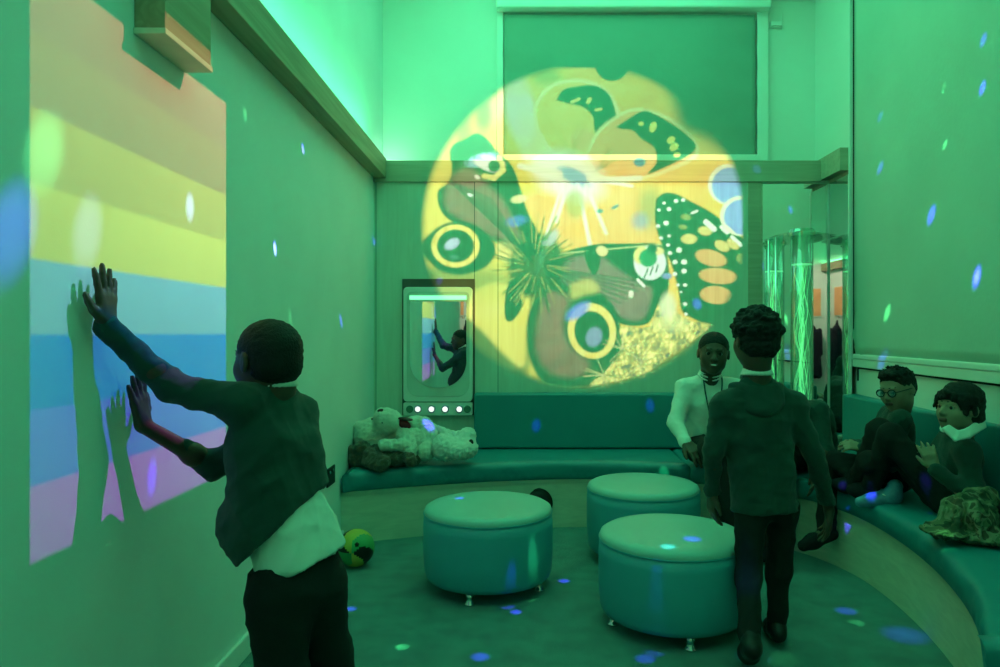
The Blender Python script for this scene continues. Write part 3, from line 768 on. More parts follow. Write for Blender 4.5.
# ---- boy with glasses
hD = U(897, 390, 3.42)
J = dict(neck=(1.85, 3.46, .850), chest=(1.86, 3.50, .74), pelvis=(1.86, 3.52, .50), shL=(1.80, 3.36, .80), shR=(1.88, 3.60, .80), elL=(1.74, 3.33, .60), elR=(1.78, 3.68, .62), wrL=(1.66, 3.44, .655), wrR=(1.665, 3.56, .655),
         hipL=(1.80, 3.46, .505), hipR=(1.82, 3.58, .505), knL=(1.64, 3.33, .60), knR=(1.62, 3.66, .55), anL=(1.66, 3.52, .465), anR=(1.70, 3.47, .46), toeL=(1.60, 3.60, .45), toeR=(1.63, 3.42, .45))
D_, pD, RD, JD = person('person', 'person in glasses and green jumper looking down, sitting against right wall', J, M_skin_light, s=.80, headc=tuple(hD), fwd=(-.95, -.55, -.22), up=(-.12, 0, 1), H=.205, style='short',
    hands=(dict(w=(1.66, 3.44, .655), d=(-.8, .25, .15), n=(-.1, .5, -.6), L=.12, side=-1, curl=(.35, .4, .45, .5)), dict(w=(1.665, 3.56, .655), d=(-.8, -.3, .1), n=(0, -.6, -.6), L=.12, side=1, curl=(.35, .4, .45, .5))),
    seed=17, collar=False, foot='sock')
g = Sdf(.0022)
for s_ in (-1, 1):
    for k in range(20):
        a0 = 2*math.pi*k/20; a1 = 2*math.pi*(k+1)/20
        g.cone(pD(s_*.145+.098*math.cos(a0), .44, -.0+.085*math.sin(a0)), pD(s_*.145+.098*math.cos(a1), .44, -.0+.085*math.sin(a1)), .0026, k=.001)
    g.cone(pD(s_*.24, .43, .02), pD(s_*.37, -.03, .02), .0024, k=.001)
g.cone(pD(-.05, .45, .02), pD(.05, .45, .02), .0026, k=.001)
gl = g.build('glasses', M_black, D_)
for s_ in (-1, 1):
    g = Sdf(.002); g.ell(pD(s_*.145, .438, 0), np.array((.095, .012, .082))*.205, RD); g.build('lens', glass('spectacle_lens', (.75, .9, .95), .12), gl)

# ---- boy with white collar nearest on the bench
hF = U(959, 409, 3.0)
J = dict(neck=(1.890, 3.04, .785), chest=(1.905, 3.07, .67), pelvis=(1.89, 3.11, .50), shL=(1.85, 2.93, .725), shR=(1.93, 3.18, .73), elL=(1.835, 2.86, .545), elR=(1.84, 3.25, .60), wrL=tuple(U(935, 470, 2.93)), wrR=(1.80, 3.22, .64),
         hipL=(1.85, 3.07, .495), hipR=(1.86, 3.17, .50), knL=(1.69, 3.24, .745), knR=(1.70, 3.36, .75), anL=(1.655, 3.36, .475), anR=(1.64, 3.47, .475), toeL=(1.615, 3.46, .45), toeR=(1.60, 3.58, .45))
F_, pF, RF, JF = person('person', 'person with white shirt collar and black fringe, knees up, beside camouflage cloth', J, M_skin_light, s=.84, headc=tuple(hF), fwd=(-1, -.30, .10), up=(.10, 0, 1), H=.208, style='mop',
    hands=(dict(w=U(935, 470, 2.93), d=(-.28, .25, 1), n=(.5, 1, 0), L=.125, side=1, curl=(.2, .25, .3, .35)), dict(w=(1.80, 3.22, .64), d=(-.3, -.5, .6), n=(.3, -1, 0), L=.12, side=-1, curl=(.35, .35, .35, .4))),
    seed=21, collar=True, lift=.022, crad=1.22, feet=(1, 1), foot='sock')
S = Sdf(.004)
lowr = [(943, 430, 2.85), (955, 441, 2.83), (969, 438, 2.87), (985, 428, 2.97)]; uppr = [(949, 427, 2.88), (958, 433, 2.87), (968, 430, 2.91), (982, 419, 2.99)]
for w_ in (0, .2, .4, .6, .8, 1):
    row = [np.array(U(*a_))*(1-w_)+np.array(U(*b_))*w_ for a_, b_ in zip(lowr, uppr)]; S.chain(row, [.006]*4, .008)
S.build('collar', M_shirt, F_)
# a patterned blue shoe on the bench edge
M_blue = mat('blue_trainer', (.10, .28, .42), .5, var=.3, scale=25)
S = Sdf(.004); a = np.array(U(893, 497, 3.30)); b = np.array(U(860, 503, 3.34))
S.cone(a, a*.45+b*.55, .040, .036, .02).cone(a*.45+b*.55, b, .036, .024, .02).cone(a, a+np.array((.01, 0, .045)), .036, .034, .02)
sh = S.build('trainer', M_blue, F_)
S = Sdf(.003)
for k in range(4):
    q = a*(.6-.1*k)+b*(.4+.1*k)+np.array((0, -.03, .026-.004*k)); S.cone(q, q+np.array((.02, -.012, -.012)), .004, k=.001)
S.build('laces', M_shirt, sh)

# ---- fifth person leaning forward on the corner of the bench
J = dict(neck=(1.50, 3.86, .80), chest=(1.62, 3.97, .74), pelvis=(1.72, 4.10, .50), shL=(1.60, 3.82, .80), shR=(1.50, 4.02, .80), elL=(1.60, 3.72, .60), elR=(1.48, 3.98, .6), wrL=(1.50, 3.62, .52), wrR=(1.44, 3.82, .50),
         hipL=(1.70, 3.98, .50), hipR=(1.64, 4.12, .50), knL=(1.60, 3.68, .53), knR=(1.42, 3.85, .52), anL=(1.565, 3.64, .19), anR=(1.36, 3.74, .14), toeL=(1.43, 3.60, .13), toeR=(1.26, 3.70, .04))
E_, pE, RE, JE = person('person', 'person in dark jumper and black socks bending forward behind the walking one', J, M_skin_dark, s=.90, headc=(1.395, 3.80, .80), fwd=(-.8, -.45, -.5), up=(-.4, -.1, 1), H=.21, style='short',
    hands=(dict(w=(1.50, 3.62, .52), d=(-.2, -.3, -1), n=(-1, .2, 0), L=.15, side=1), dict(w=(1.44, 3.82, .50), d=(-.3, -.3, -1), n=(1, 0, 0), L=.15, side=-1)), seed=31, foot='sock', collar=False)

# ================================================================== soft toys
M_plush = mat('cream_plush', (.82, .82, .70), .95, var=.12, scale=30, bump=1.0, bscale=260, sheen=.4)
M_plushw = mat('white_plush', (.88, .90, .84), .95, var=.08, scale=30, bump=1.0, bscale=260, sheen=.4)
M_plushb = mat('brown_plush', (.10, .065, .035), .95, var=.3, scale=30, bump=1.0, bscale=260, sheen=.4)
M_red = mat('dark_red_felt', (.22, .02, .03), .9, var=.1)
M_nose = mat('toy_nose', (.05, .012, .012), .35, var=0)
fz = both(fuzz(.0035, 120, 3), fuzz(.002, 260, 4))
YT = 4.24
def T(x, y, dy=0): return tuple(U(x, y, YT+dy))
# large cream bear on its back
S = Sdf(.006); S.ell(T(379, 438, .12), (.155, .14, .13), k=.04).ell(T(388, 422), (.085, .09, .075), k=.03).ell(T(412, 441, .05), (.10, .10, .10), k=.04).cone(T(384, 446, -.12), T(402, 446, -.10), .036, .034, k=.02).cone(T(405, 436, -.02), T(410, 452, -.08), .05, .045, k=.02)
S.ball(T(360, 428, .1), .04, .02).ell(T(384, 417, -.03), (.06, .06, .05), k=.02)
bear = S.build('teddy_bear', M_plush, None, disp=fz); tag(bear, 'big cream teddy bear lying on its back with muzzle up', 'soft toy', 'soft toys heaped on the bench')
S = Sdf(.004); S.ell(T(382, 412.5, -.05), (.030, .022, .018)); S.build('nose', M_nose, bear)
for x, y in ((372, 420), (382.5, 423.5)):
    S = Sdf(.003); S.ball(T(x, y, -.085), .007); S.build('eye', M_nose, bear)
# brown bear squashed under it
S = Sdf(.006); S.ell(T(364, 458, .02), (.11, .11, .075), k=.03).ell(T(362, 449, -.06), (.05, .05, .045), k=.02).ball(T(351, 452, -.02), .035, .02).cone(T(370, 455, -.10), T(385, 463, -.17), .040, .036).cone(T(384, 455, -.08), T(396, 460, -.10), .04, .042).ell(T(398, 460, .0), (.10, .08, .065), k=.03)
S.cone(T(407, 455, -.08), T(411, 462, -.14), .04, .035, k=.02).cone(T(367, 463, -.12), T(381, 467, -.18), .034, .036, k=.02).ball(T(416, 460, -.03), .033, .02).ell(T(380, 452, -.04), (.07, .06, .045), k=.02)
tag(S.build('teddy_bear', M_plushb, None, disp=fz), 'dark brown teddy bear squashed under the cream bear', 'soft toy', 'soft toys heaped on the bench')
# white dog with open red mouth, head thrown back
S = Sdf(.006); S.ell(T(421, 438, .10), (.075, .10, .12), k=.03).ell(T(414, 424, .06), (.055, .07, .045), k=.03).ell(T(425, 452, .02), (.06, .08, .065), k=.03).cone(T(424, 426, .14), T(429, 437, .10), .055, .06, k=.03)
dog = S.build('toy_dog', M_plush, None, disp=fz); tag(dog, 'cream toy dog with a red open mouth between the teddy bears', 'soft toy', 'soft toys heaped on the bench')
S = Sdf(.004); S.ell(T(404, 425, -.025), (.045, .02, .026), R=np.array(Matrix.Rotation(.5, 3, 'Y'))); S.build('mouth', M_red, dog)
S = Sdf(.004); S.ell(T(405, 420, -.03), (.048, .03, .010), R=np.array(Matrix.Rotation(.12, 3, 'Y'))); S.build('upper_lip', M_nose, dog)
# pale bear with long limbs stretched to the right
S = Sdf(.006); S.ell(T(444, 448, .0), (.075, .09, .085), k=.03).ell(T(462, 449, .02), (.10, .09, .07), k=.03).cone(T(430, 428, .14), T(456, 438, .12), .030, .03, k=.02).cone(T(456, 438, .12), T(468, 437, .08), .035, .045, k=.02).ell(T(467, 437, .06), (.055, .06, .05), k=.02).ell(T(458, 452, -.05), (.07, .06, .05), k=.02)
pb = S.build('teddy_bear', M_plushw, None, disp=fz); tag(pb, 'pale long-armed teddy bear lying nearest the mirror panel', 'soft toy', 'soft toys heaped on the bench')
S = Sdf(.004); S.ell(T(471, 444, -.02), (.016, .012, .024)); S.build('nose', M_nose, pb)

# ================================================================== balls
t = None
M_green = mat('ball_green', (.05, .35, .12), .45, var=.05); M_yel = mat('ball_yellow', (.55, .50, .08), .45, var=.05)
bc2 = V((356-CX)/F*3.66, 3.66, .098); rb = .096
bm = bmesh.new(); bmesh.ops.create_uvsphere(bm, u_segments=48, v_segments=32, radius=rb)
fy = [f for f in bm.faces]
for f_ in fy:
    c_ = f_.calc_center_median(); a = math.atan2(c_.z, c_.x)+1.6*c_.y/rb*.6
    f_.material_index = int((a+math.pi)/(2*math.pi)*6+.3) % 3
bmesh.ops.translate(bm, verts=bm.verts, vec=bc2)
o = obj('football', bm, M_green, None, smooth=True); o.data.materials.append(M_yel); o.data.materials.append(M_shoe); tag(o, 'green and yellow football on the carpet by the left wall', 'ball')
bm = bmesh.new(); bmesh.ops.create_icosphere(bm, subdivisions=1, radius=.032)
for v in bm.verts: v.co.z += .0
for v in bm.verts: v.co = v.co.normalized()*.032
bmesh.ops.transform(bm, matrix=Matrix.Translation(bc2+V(.018, -.062, .03)), verts=bm.verts)
obj('patch', bm, M_black, o)
vx_, vy_, vz_ = .078, 4.405, EYE-(504-CY)/F*4.385
t = thing('round_vent', 'black round vent set in the bench front behind the left pouf', 'vent', (vx_, vy_, vz_))
bm = bmesh.new(); lathe(bm, [(.088, -.012), (.088, -.030), (.060, -.046), (.02, -.052)], 40, (vx_, vy_, vz_), axis='y'); obj('cover', bm, M_shoe, t, smooth=True)
bm = bmesh.new(); lathe(bm, [(.096, -.008), (.096, -.026), (.088, -.032), (.084, -.026), (.084, -.008)], 40, (vx_, vy_, vz_), axis='y'); obj('rim', bm, M_black, t)

# ================================================================== camouflage cloth and black bag on the bench
M_camo = mat('camouflage_cloth', (.1, .1, .1), .9, var=0)
nt = M_camo.node_tree; b_ = nt.nodes['Principled BSDF']; tc_ = nt.nodes['Texture Coordinate']
n_ = nt.nodes.new('ShaderNodeTexNoise'); n_.inputs['Scale'].default_value = 15; n_.inputs['Detail'].default_value = 2; n_.inputs['Distortion'].default_value = .8
nt.links.new(tc_.outputs['Object'], n_.inputs['Vector']); r_ = nt.nodes.new('ShaderNodeValToRGB'); r_.color_ramp.interpolation = 'CONSTANT'
r_.color_ramp.elements[0].color = (.04, .05, .03, 1); r_.color_ramp.elements[1].position = .44; r_.color_ramp.elements[1].color = (.12, .13, .07, 1)
k_ = r_.color_ramp.elements.new(.52); k_.color = (.22, .20, .13, 1); k_ = r_.color_ramp.elements.new(.60); k_.color = (.09, .07, .045, 1)
nt.links.new(n_.outputs['Fac'], r_.inputs['Fac']); nt.links.new(r_.outputs['Color'], b_.inputs['Base Color'])
S = Sdf(.005); Yc = 2.72
S.ell(U(970, 517, Yc+.02), (.095, .10, .085), k=.03).ell(U(980, 500, Yc+.08), (.07, .07, .055), k=.03).ell(U(945, 532, Yc-.05), (.085, .09, .022), k=.02).ell(U(985, 537, Yc-.05), (.13, .10, .024), k=.02).cone(U(950, 505, Yc+.04), U(942, 528, Yc-.02), .03, .022, k=.03)
S.cone(U(960, 500, Yc), U(955, 535, Yc-.10), .022, .014, k=.01).cone(U(975, 502, Yc-.02), U(980, 538, Yc-.12), .022, .014, k=.01).cone(U(988, 505, Yc), U(1000, 540, Yc-.10), .022, .014, k=.01)
S.cut((0, 0, .4225), (0, 0, -1))
tag(S.build('camouflage_cloth', M_camo, None, disp=both(folds(.010, 40, 6), folds(.004, 90, 8))), 'crumpled camouflage cloth lying on the right bench cushion', 'cloth')
S = Sdf(.006); S.ell((1.955, 2.83, .485), (.06, .09, .062)); S.cone((1.93, 2.76, .50), (1.90, 2.74, .54), .012, .01)
tag(S.build('bag', M_sock, None, disp=folds(.005, 40, 2)), 'small black bag half hidden behind the camouflage cloth', 'bag')

# ================================================================== coats and picture on the wall behind the camera (they show in the corner mirrors)
M_coat = mat('navy_coat', (.012, .014, .03), .9, var=.1)
def coat(label, c, rz, w):
    t = thing('coat', label, 'coat', c, rz, 'dark coats hanging behind the camera')
    S = Sdf(.012); R_ = Matrix.Rotation(rz, 3, 'Z')
    def q(x, y, z): return V(*c)+R_ @ V(x*w, y, z-c[2])
    S.cone(q(0, .08, c[2]), q(0, .09, c[2]-.1), .02, .05, k=.03)
    for k in (-1, 1):
        S.cone(q(k*.10, .10, c[2]-.2), q(k*.10, .11, .50), .06, .085, k=.05); S.cone(q(k*.16, .12, c[2]-.15), q(k*.17, .13, .85), .04, .035, k=.02)
    S.cone(q(0, .10, c[2]-.15), q(0, .11, .5), .07, .08, k=.04)
    S.build('coat_body', M_coat, t, disp=folds(.01, 20, int(abs(c[0]*10))))
    bm = bmesh.new(); tube(bm, [q(0, .005, c[2]+.05), q(0, .05, c[2]+.05), q(0, .06, c[2]+.09)], .008, 8); obj('hook', bm, M_chrome, t)
coat('long dark coat on the wall behind the camera, seen in the corner mirror', (-.76, -2.545, 1.42), 0, .9)
coat('long dark coat nearer the middle of the wall behind the camera', (-.22, -2.545, 1.42), 0, 1.0)
coat('long dark coat on the left wall near the door end, seen in the side mirror', (XL+.005, -1.92, 1.42), -math.pi/2, .9)
M_or = mat('orange_paper', (.95, .42, .22), .7, var=.1, scale=4, emit=None)
t = thing('picture', 'orange picture above the coats behind the camera', 'picture', (-.76, -2.53, 1.55))
boxo('backing', (-.98, -2.549, 1.50), (-.56, -2.535, 2.02), M_white, t); boxo('print', (-.96, -2.535, 1.52), (-.58, -2.532, 2.0), M_or, t, 0)
t = thing('picture', 'orange picture on the left wall above a coat, seen in the side mirror', 'picture', (XL, -1.92, 1.55))
boxo('backing', (XL+.001, -2.2, 1.50), (XL+.014, -1.64, 2.02), M_white, t); boxo('print', (XL+.014, -2.18, 1.52), (XL+.017, -1.66, 2.0), M_or, t, 0)
# ================================================================== projected butterfly picture: painted here, thrown by a real projector lamp
def paint_butterflies():
    S = 2.0; X0, Y0, X1, Y1 = 416, 46, 752, 396
    W, H = int((X1-X0)*S), int((Y1-Y0)*S)
    xx, yy = np.meshgrid(X0+(np.arange(W)+.5)/S, Y0+(np.arange(H)+.5)/S)
    # the slide is pre-distorted so the picture also sits right on the recessed upper wall, as the projector's operator set it
    wx = (xx-CX)/F*DB; wz = EYE-(yy-CY)/F*DB; up_ = wz > 2.43; yu = DU-.058; tt = (yu-PL.y)/(DB-PL.y)
    ux = PL.x+(wx-PL.x)*tt; uz = PL.z+(wz-PL.z)*tt
    xx = np.where(up_, CX+F*ux/yu, xx); yy = np.where(up_, CY-F*(uz-EYE)/yu, yy)
    rs = np.random.RandomState(5)
    def noise(f, seed=0, ax=1, ay=1):
        r = np.random.RandomState(seed); t = 0
        for i in range(10):
            a = r.uniform(0, 6.28); k = f*r.uniform(.5, 1.6)
            t = t+np.sin(xx*math.cos(a)*k*ax+yy*math.sin(a)*k*ay+r.uniform(0, 6.28)+1.3*np.sin(yy*k*.37+i))
        return t/10
    def inside(pts, smoothn=5):
        p = spline(list(pts)+[pts[0]], smoothn) if smoothn else pts
        m = np.zeros_like(xx, bool); n = len(p)
        for i in range(n):
            xa, ya = p[i]; xb, yb = p[(i+1) % n]
            if ya == yb: continue
            c = ((ya > yy) != (yb > yy)) & (xx < (xb-xa)*(yy-ya)/(yb-ya)+xa); m ^= c
        return m.astype(float)
    def blur(m, r):
        k = max(1, int(r*S)); 
        for _ in range(2):
            for ax in (0, 1):
                c = np.cumsum(np.pad(m, [(k+1, k) if a == ax else (0, 0) for a in (0, 1)], mode='edge'), axis=ax)
                m = (np.take(c, np.arange(2*k+1, c.shape[ax]), ax)-np.take(c, np.arange(0, c.shape[ax]-2*k-1), ax))/(2*k+1)
        return m
    def el(cx, cy, rx, ry, ang=0, soft=1.0):
        a = math.radians(ang); u = (xx-cx)*math.cos(a)+(yy-cy)*math.sin(a); v = -(xx-cx)*math.sin(a)+(yy-cy)*math.cos(a)
        d = (1-np.sqrt((u/rx)**2+(v/ry)**2))*min(rx, ry); return np.clip(d/soft+.5, 0, 1)
    def line(a, b, w, soft=1):
        ax_, ay_ = a; bx_, by_ = b; l2 = (bx_-ax_)**2+(by_-ay_)**2
        h = np.clip(((xx-ax_)*(bx_-ax_)+(yy-ay_)*(by_-ay_))/l2, 0, 1)
        d = np.hypot(xx-ax_-h*(bx_-ax_), yy-ay_-h*(by_-ay_)); return np.clip((w-d)/soft+.5, 0, 1)
    img = np.zeros((H, W, 3))
    def put(m, c, a=1.0):
        nonlocal img; m = (m*a)[..., None]; c = np.array(c) if not isinstance(c, np.ndarray) else c
        img = img*(1-m)+c*m
    n1 = noise(.05, 1); n2 = noise(.16, 2); n3 = noise(.5, 3)
    bg = np.stack([1.0+.10*n1+.06*n3, .55+.14*n1+.10*n2+.05*n3, .09+.07*n1+0*n2], -1)
    t = np.clip((xx-540)/60, 0, 1)[..., None]; bg = bg*(.9+.1*t)+np.array([0, .12, .0])*(1-t)
    put(np.ones_like(xx), bg)
    # warm orange centre below the small butterfly
    put(blur(inside([(520, 200), (560, 185), (640, 190), (655, 245), (570, 250), (548, 240)]), 3), np.stack([1+0*n1, .50+.06*n2, .12+.06*n2], -1))
    # pale ghosts top left
    for cx, cy, rx, ry, an, c, a in ((520, 110, 15, 34, -10, (.9, .8, .8), .8), (496, 108, 9, 14, 20, (.9, .8, .4), .5), (535, 150, 15, 40, -15, (1, .85, .5), .6), (464, 128, 7, 22, 0, (.35, .45, .05), .8), (484, 112, 8, 18, 0, (.2, .35, .05), .8), (548, 80, 14, 10, 10, (.3, .4, .1), .7)):
        put(el(cx, cy, rx, ry, an, 8), c, a)
    put(el(570, 90, 60, 8, 0, 6), (.95, .72, .2), .5)
    # lower left pale yellow wing and dark ground
    put(blur(inside([(425, 268), (470, 270), (500, 275), (535, 300), (528, 372), (500, 392), (430, 380), (415, 300)], 4), 4), (.02, .05, .0), .9)
    put(blur(inside([(474, 292), (500, 283), (530, 300), (527, 330), (524, 368), (505, 356), (480, 330), (465, 318)], 4), 2), np.stack([.9+0*n1, .66+.08*n2, .12+.08*n2], -1))
    put(blur(inside([(437, 268), (500, 262), (515, 270), (500, 300), (440, 300)], 4), 6), (.65, .62, .12), .5)
    # bottom: dark lower rim
    put(blur(inside([(520, 372), (560, 384), (620, 380), (680, 350), (712, 325), (760, 330), (700, 400), (500, 400)], 4), 3), (.02, .06, .0), .92)
    # --- small upper butterfly
    wl = inside([(539, 129), (537.5, 108), (552, 89), (578, 83), (603, 92), (616, 114), (612, 134), (586, 156), (573, 160), (552, 150)])
    wl_o = blur(inside([(536, 129), (534.5, 106), (550, 86), (579, 80), (606, 90), (620, 114), (613, 136), (587, 160), (572, 163), (549, 152)]), 1)
    put(wl_o, (1, .85, .38)); put(wl, np.stack([.93+0*n1, .66+.05*n3, .14+.05*n3], -1))
    put(el(582, 140, 12, 11, 0, 4), (.95, .48, .18), .7)
    dl = inside([(556, 101), (563, 91), (576, 87.5), (595, 86.5), (608.6, 95), (615, 111), (617, 127.5), (604.5, 141), (595, 133), (593, 118), (583, 108), (568, 104.5)], 4)
    put(blur(dl, .5), (.0, .03, .0))
    for a, b, w in (((572, 103), (579, 100), 1.6), ((588, 103), (590, 100), 2), ((596, 111), (601, 110), 1.5), ((556, 110), (566, 108), 1)): put(line(a, b, w), (.9, .8, .2))
    wr_o = blur(inside([(584, 160), (597, 132), (619, 115), (637, 109), (663, 115), (688, 132), (698, 147), (696, 160), (674, 171), (652, 179), (626, 184), (598, 179)]), 1)
    put(wr_o, (1, .85, .35))
    wr = inside([(587, 158), (600, 134), (620, 118), (636, 112), (662, 118), (686, 134), (695.5, 147), (693, 157), (673, 168), (652, 176), (626, 180), (600, 176)])
    put(wr, np.stack([1+0*n1, .47+.05*n3, .13+.05*n3], -1))
    put(blur(inside([(616, 128), (641, 112.6), (654.5, 115), (676, 127.5), (694, 143), (694, 152), (678.8, 162.6), (648, 176), (656, 165), (654.5, 149), (641, 139.6), (633, 131.5), (622, 130)], 4), .5), (.0, .03, .0))
    for x, y, rx, ry, an in ((641, 124.6, 2.8, 2.2, 0), (653, 128, 3.4, 5.6, 20), (671, 141, 4.5, 3.5, -35), (674, 148, 5, 3.6, -35), (677, 156, 3.6, 3, -20)): put(el(x, y, rx, ry, an), (.95, .85, .15))
    put(el(639.5, 164, 6, 4.5, 0, 1.5), (.12, .2, .35))
    for k in range(14): put(line((590+k*.9, 176-k*.5), (600+rs.uniform(0, 30), 158+rs.uniform(-12, 12)), .5), (.3, .25, .05), .45)
    for k in range(12): put(line((572, 158), (545+rs.uniform(0, 45), 100+rs.uniform(0, 30)), .35), (.6, .45, .05), .35)
    # its body: white glow, blue core, pale legs
    put(el(571, 178, 34, 22, 25, 14), (1, .95, .85), .9); put(el(548, 170, 16, 10, 10, 6), (1, .95, .9), .8)
    put(el(574, 178, 17, 7, 25, 4), (.25, .4, .65), .9)
    for a, b, w in (((568, 186), (556, 222), 2.2), ((578, 186), (590, 246), 2), ((586, 186), (606, 234), 1.8), ((562, 188), (545, 240), 1.5), ((590, 182), (640, 180), 2.5), ((560, 176), (520, 168), 3), ((588, 180), (632, 187), 1.6)): put(line(a, b, w, 2), (1, .93, .75), .9)
    put(el(575, 205, 9, 14, 0, 5), (.45, .4, .08), .7); put(el(600, 212, 3, 2), (.1, .25, .25)); put(el(615, 208, 4, 1.5, -30), (.1, .25, .3))
    put(el(650, 208, 11, 20, 0, 10), (.15, .3, .1), .5); put(el(640, 222, 8, 8, 0, 8), (.2, .25, .6), .6)
    # --- large central butterfly, upper left wing
    mauve = np.stack([.26+.09*n2+.08*n3, .06+.05*n2, .07+.04*n2], -1)
    put(blur(inside([(450, 149), (455, 142), (465, 138), (477, 131.5), (489, 139), (500, 155), (512, 168), (520, 188), (528, 214), (545, 250), (525, 256), (500, 246), (481, 235), (454, 224), (440.5, 211), (438, 192), (451, 180)], 4), .5), (.0, .03, .0))
    put(blur(inside([(452, 176), (470, 170), (492, 190), (505, 205), (520, 240), (500, 240), (470, 226), (447, 210), (445, 193)], 4), 3), mauve)
    for k in range(9): put(line((450+k*5, 182+k*2), (532, 262), .9), (.02, .05, .02), .75)
    put(el(481, 160, 17, 8, -20, 2), (.35, .5, .75), .9)
    for k in range(4): put(line((467+k*7, 166-k*2), (469+k*6, 152-k*.5), .7), (.0, .05, .0))
    put(el(486, 166, 15, 6, 25, 2), (1, .9, .95)); put(el(497, 163, 9, 4, 30, 1.5), (1, .75, .4)); put(el(488, 156, 8, 3, 10, 2), (1, .9, .9), .8)
    for a, b in (((499, 158), (503, 172)), ((503, 172), (494, 180)), ((494, 180), (484, 178))): put(line(a, b, 2.6, 1.5), (.95, .8, .25))
    put(el(494, 168, 6, 6, 0, 2), (.02, .08, .03)); put(el(477, 179, 3, 2, 30), (1, .9, .8)); put(el(470, 196, 3, 1.6, 20), (.9, .8, .8)); put(el(519, 200, 8, 4, -10, 2), (1, .7, .35), .9)
    put(el(517, 222, 10, 5, -12, 4), (.1, .12, .7), .8)
    # lower left wing with its eye
    put(blur(inside([(428, 262), (420, 250), (428, 236), (447, 224), (470, 224), (490, 238), (496, 252), (486, 268), (462, 276), (440, 272)], 4), 1), (.0, .03, .0))
    put(el(455.5, 247, 24, 21.5, 0, 1.5)*(.8+.2*(n3 > -.3)), np.stack([1+0*n1, .72+.1*n3, .16+.1*n3], -1)); put(el(455.5, 247, 18.5, 16.5, 0, 1.5), (.0, .03, .0))
    put(el(452, 245, 8, 5, -30, 2), (.55, .5, .75)); put(el(454, 258, 4, 2.5, 0, 2), (.1, .2, .2), .6)
    put(el(508, 254, 14, 9, 40, 3), (1, .7, .25), .7)
    # right fore wing
    put(blur(inside([(545, 262), (556, 256), (570, 251), (598, 245), (630, 244.5), (661, 245.6), (668, 261), (668, 294), (658, 308), (647, 325), (624, 326), (610, 316), (598, 306), (572, 292), (548, 282)], 4), .6), (.0, .03, .0))
    put(blur(inside([(550, 268), (575, 258), (600, 258), (615, 268), (640, 285), (652, 290), (645, 318), (625, 320), (600, 300), (560, 282)], 4), 2), np.stack([.26+.08*n2+.04*n3, .10+.05*n2, .12+.03*n2], -1))
    for k in range(10): put(line((545, 268), (650-k*6, 284+k*4), .9), (.02, .05, .02), .75)
    put(line((545, 256), (665, 245), .7, 1), (.9, .9, .4), .7)
    put(blur(inside([(584, 252), (598, 250), (600, 266), (594, 276), (587, 266)], 4), .6), (.0, .04, .0)); put(el(602, 252, 6, 5, 30, 1.5), (1, .75, .35), .9)
    put(el(650, 264, 16, 17, 0, 2), (.95, .88, .9)); put(el(641, 256, 7, 9, 20, 2), (.95, .8, .25)); put(el(658, 252, 6, 4, 0, 2), (.95, .75, .3)); put(el(648, 259, 9, 9, 0, 2), (.02, .25, .08)); put(el(652, 250, 5, 5, 0, 2), (0, .05, .02))
    for k in range(3): put(line((644+k*6, 279-k*3), (648+k*5, 270-k*2), .8), (.1, .1, .1))
    put(el(667, 277, 5, 3, 0, 1.5), (.25, .25, .6)); put(line((638, 281), (644, 287), 1.6), (1, .85, .8)); put(el(631, 295, 2.5, 3.5), (1, .8, .7))
    # right hind wing with its eye
    put(blur(inside([(545, 285), (530, 310), (527, 340), (532, 366), (545, 384), (575, 388), (602, 382), (618, 362), (622, 335), (612, 305), (595, 292), (575, 288)], 4), 1), (.0, .03, .0))
    put(blur(inside([(546, 292), (538, 320), (536, 350), (548, 372), (575, 378), (590, 365), (568, 345), (563, 320), (570, 298)], 4), 3), mauve*1.0)
    put(blur(inside([(570, 285), (590, 280), (600, 292), (584, 296), (572, 300)], 4), 2), (.8, .6, .15), .7)
    put(el(592, 332, 24, 28, -12, 1.5), np.stack([1+0*n1, .72+.1*n3, .18+.1*n3], -1)); put(el(592, 333, 17.5, 21, -12, 1.5), (.0, .03, .0)); put(el(578, 312, 13, 6, -35, 4), (.2, .2, .95), .85)
    put(el(594, 338, 8, 10, 20, 3), (.35, .3, .65), .75)
    put(blur(inside([(520, 295), (514, 280), (506, 292), (505, 318), (512, 322), (522, 308)], 4), .8), (.0, .03, .0))
    # hairy body
    put(el(536, 266, 27, 32, 20, 6), (.0, .03, .0), .95)
    for k in range(150):
        a = rs.uniform(0, 6.283); r0 = rs.uniform(10, 26); r1 = r0+rs.uniform(8, 26)
        put(line((536+r0*math.cos(a), 266+r0*1.1*math.sin(a)), (536+r1*math.cos(a+.06), 266+r1*1.1*math.sin(a+.06)), .5), (.0, .04, .0) if k % 3 else (.5, .4, .1), .75)
    put(el(541, 262, 3, 14, 20, 2), (.05, .12, .05)); put(el(553, 238, 4, 8, 30, 3), (.6, .55, .6), .8); put(el(547, 244, 5, 3, 0, 2), (.5, .5, .5), .6)
    # --- right hand wing with white spots
    put(blur(inside([(656, 200), (664, 194), (676, 195), (692, 203), (712, 214), (732, 230), (746, 246), (750, 290), (735, 312), (713, 326), (694, 320), (682, 312), (678, 290), (671, 264), (661, 244), (655, 222)], 4), .6), (.0, .03, .0))
    for x, y, rx, ry, an, c in ((711, 259, 16, 8, 15, 0), (718, 277, 19, 8, 5, 0), (716, 296, 16, 9, 5, 0), (689, 240, 8, 5, 0, 1), (705, 232, 7, 4.5, 10, 1), (722, 247, 8, 5, 30, 1), (733, 245, 7, 4.5, 40, 1), (683, 228, 4, 2.4, 10, 2), (686, 218, 5, 3, 10, 2), (742, 260, 6, 5, 40, 2)):
        put(el(x, y, rx, ry, an, 1.5), [(.95, .42, .14), (.95, .66, .2), (.35, .35, .08)][c], .9)
